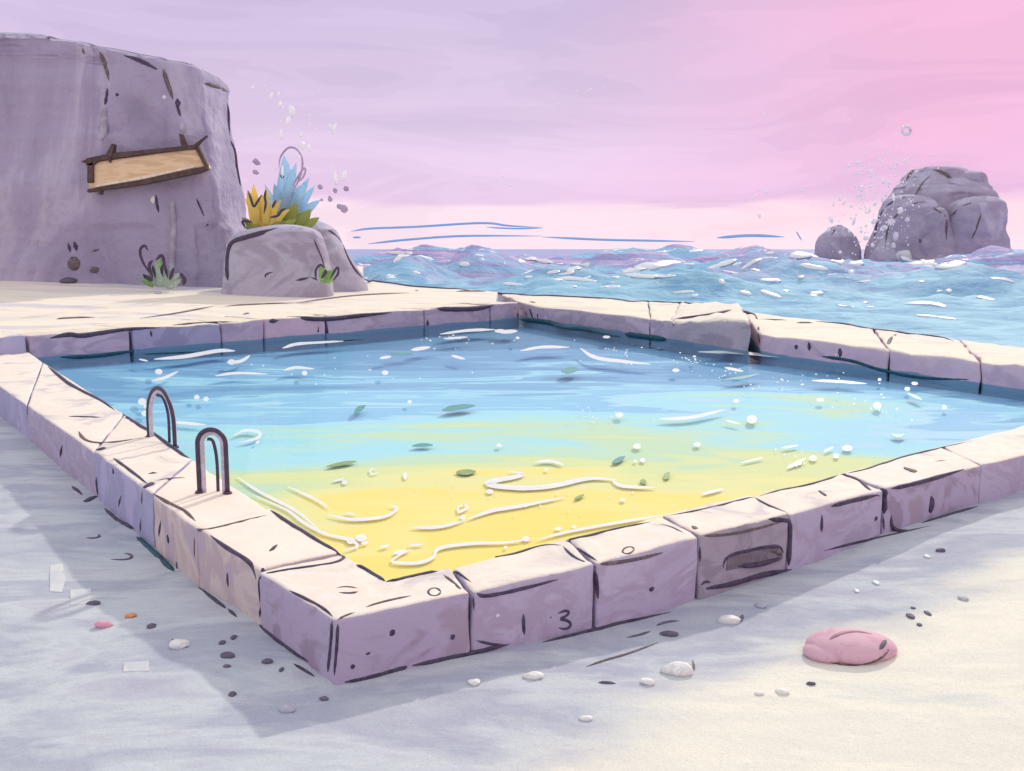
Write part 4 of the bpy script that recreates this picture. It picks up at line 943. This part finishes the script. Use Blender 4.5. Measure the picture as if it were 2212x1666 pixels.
for u, v_, ru, rv in [(500,782,8,6),(343,803,8,6),(307,868,9,8),(318,878,8,5),(425,858,6,5),(445,862,6,5),(314,893,9,6),(658,806,6,5),(832,805,7,5),(885,868,5,4),(1078,962,6,4),(1338,896,9,6),(1376,964,9,6),(1388,994,6,5),(1372,996,4,3),(1506,960,8,5),(1624,906,11,9),(1772,864,8,4),(2015,1000,6,4),(1725,1000,8,5),(1756,990,8,6),(1806,985,6,5),(1830,968,11,6),(1895,876,9,7),(1900,820,4,3),(875,1028,5,8),(1058,1062,8,5),(1240,1138,6,4),(1136,1164,8,6),(1206,1142,8,4),(1345,1080,6,4),(1092,1182,4,3),(1000,1118,6,5),(1460,800,8,4),(1310,728,8,3),(1080,715,12,4),(1118,730,4,3),(1590,866,6,4),(1976,828,7,4),(744,1042,6,5),(1180,1015,4,3),(780,1162,12,8),(758,1168,10,7),(1960,840,6,4),(2040,880,5,4),(1500,770,4,2)]:
    fdot(FO, u, v_, ru, rv)
for k in range(150):   # fine bubbles
    c = random.choice([(950,735,110,14),(1320,760,90,20),(1290,895,60,20),(1560,800,60,15),(1900,880,120,30),(1480,780,60,12),(1730,830,120,20),(700,800,200,40),(1150,1080,300,60),(1700,1000,60,30)])
    fdot(FO, random.gauss(c[0], c[2]*.5), random.gauss(c[1], c[3]*.5), random.uniform(1,2.6), random.uniform(.8,1.6))
tag(FO.make('pool_foam', 'foam', None, False), 'white foam streaks and bubbles drifting on the pool water', 'foam', kind='stuff')
# floating leaves
LV = [((765,894),(775,884),(790,876),11,'peb_teal','teal leaf afloat at left middle of the pool'),((955,886),(985,880),(1026,876),11,'peb_teal','long teal leaf afloat at the pool centre'),((890,963),(912,961),(935,961),7,'peb_teal','thin teal leaf afloat over the green water'),
  ((705,1008),(735,1002),(770,996),8,'leafgreen','olive leaf afloat left over the yellow near end'),((985,1020),(1005,1020),(1028,1018),12,'leafgreen','green leaf afloat at the middle of the yellow near end'),((1240,1078),(1250,1074),(1262,1068),6,'leafgreen','slim dark green leaf afloat on the yellow near end at right'),
  ((1322,1000),(1335,994),(1350,986),10,'peb_teal','teal leaf afloat where yellow turns to cyan'),((1436,1035),(1440,1028),(1446,1020),12,'leafgreen','green leaf afloat right over the yellow near end'),((1212,802),(1230,800),(1250,796),14,'peb_teal','broad teal leaf afloat in the blue upper right'),
  ((1940,1100),(1942,1100),(1944,1100),0,None,None),((1560,820),(1600,816),(1640,808),6,'peb_teal','long thin teal leaf afloat near the big rounded block'),((1960,850),(1975,856),(1992,864),7,'peb_teal','teal leaf afloat close to the far right wall'),((840,764),(865,764),(892,764),5,'peb_teal','narrow teal leaf afloat below the far left wall'),
  ((1925,938),(1940,942),(1955,938),8,'peb_teal','small teal leaf afloat near the right coping'),((1382,1040),(1390,1040),(1396,1044),10,'leafgreen','tiny green leaf afloat beside the long white foam line')]
for a_, b_, c_, w, mt, lb in LV:
    if mt: G = Geo(); ribbon(G, [a_, b_, c_], w, a=.45, b=.45, lift=.010); tag(G.make('floating_leaf', mt, None, False), lb, 'leaf', 'leaves floating in the pool')
# sea foam lying on the waves
SF = Geo()
def seafoam(pts, w, flat=.14, m='sea'):
    r = stroke(pts, w*2.1, sink=-.1, only=1, flat=flat, step=6)
    if r: b0 = len(SF.v); SF.v += r[0].v; SF.f += [tuple(k+b0 for k in q_) for q_ in r[0].f]
for p, w in [([(852,568),(872,552),(890,545)],12),([(835,545),(880,547)],6),([(1115,556),(1135,552),(1160,560)],8),([(1120,566),(1150,560),(1200,570)],10),([(1200,570),(1270,572),(1235,582),(1230,590),(1205,594)],8),([(1345,590),(1400,576),(1470,566)],15),([(1345,592),(1400,598),(1460,596)],12),
   ([(990,570),(1015,572)],7),([(1195,606),(1230,602),(1290,608)],10),([(1530,582),(1560,572),(1590,560)],14),([(1600,583),(1640,560),(1680,557)],6),([(1560,584),(1595,592)],6),([(1705,556),(1740,550),(1768,558)],14),([(1725,572),(1760,578),(1790,582)],8),([(1790,562),(1840,570),(1868,566)],14),
   ([(1938,546),(1960,562),(1992,572),(2014,562)],18),([(2012,570),(2050,576),(2088,560)],17),([(1640,605),(1690,606)],7),([(1595,630),(1625,636)],8),([(1640,628),(1690,644)],9),([(1855,608),(1880,608)],7),([(1950,656),(2010,656),(2046,664)],11),([(1975,680),(2070,690)],8),
   ([(1480,570),(1500,572)],6),([(1372,560),(1392,560)],5),([(1750,635),(1780,632)],8),([(1085,612),(1130,616)],6),([(1180,590),(1210,586)],8),([(1290,622),(1340,618)],8),([(1450,632),(1500,630)],7),([(1810,660),(1850,664)],7),([(2110,640),(2150,650)],9),([(2140,600),(2190,608)],12)]:
    seafoam(p, w)
for u, v_ in [(1170,524),(1186,530),(1430,545),(1590,572),(1660,548),(1630,585),(1870,655),(1880,665),(1760,640),(1700,630),(1560,610),(1330,600),(1240,620),(1990,610),(1730,600),(1500,640),(900,590),(1140,600),(2050,630),(1840,590)]:
    seafoam([(u-7, v_), (u, v_-1), (u+7, v_)], 9)
tag(SF.make('sea_foam', 'foam'), 'white foam on the crests of the open sea', 'foam', kind='stuff')
# dark swell lines
# spray
SPR = Geo(); sc_ = YS/F
def drop(G, u, v_, ru, rv, Y, tilt=0):
    s_ = Y/F; c = ony(u, v_, Y); G.blob(c, (ru*s_, min(ru, rv)*s_*.8, rv*s_), seed=u*.3, amp=.2, nu=8, nv=6, axes=(Vector((math.cos(tilt),0,math.sin(tilt))), Vector((0,1,0)), Vector((-math.sin(tilt),0,math.cos(tilt)))))
for u, v_, ru, rv in [(1815,428,4,7),(1824,437,4,8),(1854,420,4,8),(1860,408,6,7),(1890,440,6,6),(1878,455,4,8),(1888,478,8,8),(1905,430,5,9),(1915,418,4,10),(1930,426,5,10),(1945,455,9,8),(1925,480,12,9),(1912,492,8,7),(1935,510,8,12),(1930,530,7,8),(1848,402,4,4),(1862,388,3,3),(1852,352,5,5),(1882,372,5,10),(1900,346,4,4),(1925,362,4,4),(1938,352,4,4),(1960,345,3,3),(1992,352,3,3),(1980,370,3,3),(1908,392,6,7),(1880,404,4,4),(1845,478,5,9),(1835,500,4,4),(1795,475,6,9),(1790,495,5,8),(1815,545,5,4),(1870,515,7,6),(1885,530,6,6),(1860,500,4,4),(1960,475,7,6),(1838,445,4,4),(1800,440,3,6),(1640,466,5,6),(1655,415,4,5),(1730,412,3,3),(1920,396,5,6)]:
    drop(SPR, u, v_, ru*.72, rv*.85, YS-14, random.uniform(-.5,.5))
for k in range(14):
    a_ = k*math.pi*2/13; drop(SPR, 1958+9*math.cos(a_), 282+9*math.sin(a_), 3.5, 3.5, YS-14)
for k in range(420):
    t_ = random.random(); u = 1885+random.gauss(0, 36)+t_*random.gauss(20, 40); v_ = 540-t_*230+random.gauss(0, 12)
    r_ = random.choice([.8,.9,1.2,1.5,2]); drop(SPR, u, v_, r_, r_*random.uniform(.8,1.6), YS-14-random.uniform(0,8))
for k in range(70):
    c = random.choice([(1090,385,60,35),(1400,260,60,40),(1660,250,40,20),(1640,430,60,30),(1270,190,40,20),(1010,400,50,20),(1750,380,50,60),(1200,230,30,15)])
    r_ = random.choice([.8,1,1.3,2.4]); drop(SPR, random.gauss(c[0], c[2]*.5), random.gauss(c[1], c[3]*.5), r_, r_, YS-20)
tag(SPR.make('sea_spray', 'drop'), 'white spray bursting up beside the large sea rock', 'spray', kind='stuff')
SP2 = Geo()
for u, v_, ru, rv, tl in [(630,240,7,13,.1),(622,262,5,10,-.2),(585,208,3,7,-.5),(602,204,3,4,-.4),(605,226,4,7,0),(650,290,4,6,0),(652,315,7,9,0),(713,272,3,4,0),(722,277,4,12,-.3),(608,290,4,10,0),(610,370,3,12,0),(742,380,5,12,-.5),(725,385,4,14,.1),(545,190,3,6,-.5),(668,320,3,8,.2)]:
    drop(SP2, u, v_, ru, rv, 42, tl)
for k in range(26):
    drop(SP2, random.gauss(650, 60), random.gauss(280, 60), random.uniform(1,2), random.uniform(1.2,3), 42)
tag(SP2.make('spray_drops', 'drop'), 'pale drops flung up above the blue plant beside the cliff', 'spray', kind='stuff')
SP3 = Geo()
for u, v_, ru, rv, tl in [(555,350,9,6,-.4),(552,372,7,5,-.3),(692,404,6,5,.3),(724,412,5,5,0),(748,408,6,6,0),(713,430,5,6,0),(695,432,3,3,0),(736,447,10,6,-.3),(743,452,9,8,.2)]:
    drop(SP3, u, v_, ru, rv, 42.5, tl)
tag(SP3.make('seed_fluff', 'dropgrey'), 'mauve seeds blowing off the plants on the boulder', 'seeds', kind='stuff')
# thin blue clouds low over the sea
CLD = [([(758,500),(800,494),(900,490),(1040,482),(1100,488),(1172,492)],6,'uppermost thin blue cloud line left over the horizon'),([(1050,491),(1110,494),(1172,493)],4,'short blue cloud line under the end of the uppermost one'),([(762,513),(780,513)],5,'tiny blue cloud dash at the left above the sea'),
  ([(795,527),(880,518),(1000,510),(1170,510)],6,'second thin blue cloud line, left of centre above the sea'),([(1170,512),(1300,518),(1400,520),(1500,522)],6,'long blue cloud line right of centre above the sea'),([(1548,514),(1620,509),(1695,512)],8,'blue cloud streak at the right above the sea'),
  ([(1720,500),(1732,520)],4,'short slanting blue cloud dash by the small sea rock')]
for pts, w, lb in CLD:
    YQ = 3000.0; P = [ony(p.x, p.y, YQ) for p in cr([Vector(p) for p in pts], 8)]; G = Geo()
    G.tube(P, [w*.4*YQ/F*prof(i/(len(P)-1), .2, .35) for i in range(len(P))], Vector((0,-1,0)), 1.2, 8)
    tag(G.make('cloud_streak', 'cloud'), lb, 'cloud', 'thin cloud streaks on the horizon')
for o in bpy.data.objects:
    if o.parent is None and 'group' not in o:
        k = o.name.split('.')[0]
        g_ = {'pool_wall': 'walls round the pool', 'boulder': 'boulders at the foot of the cliff', 'sea_rock': 'rocks standing in the sea', 'weed': 'small plants on the shore'}.get(k)
        if g_: o['group'] = g_
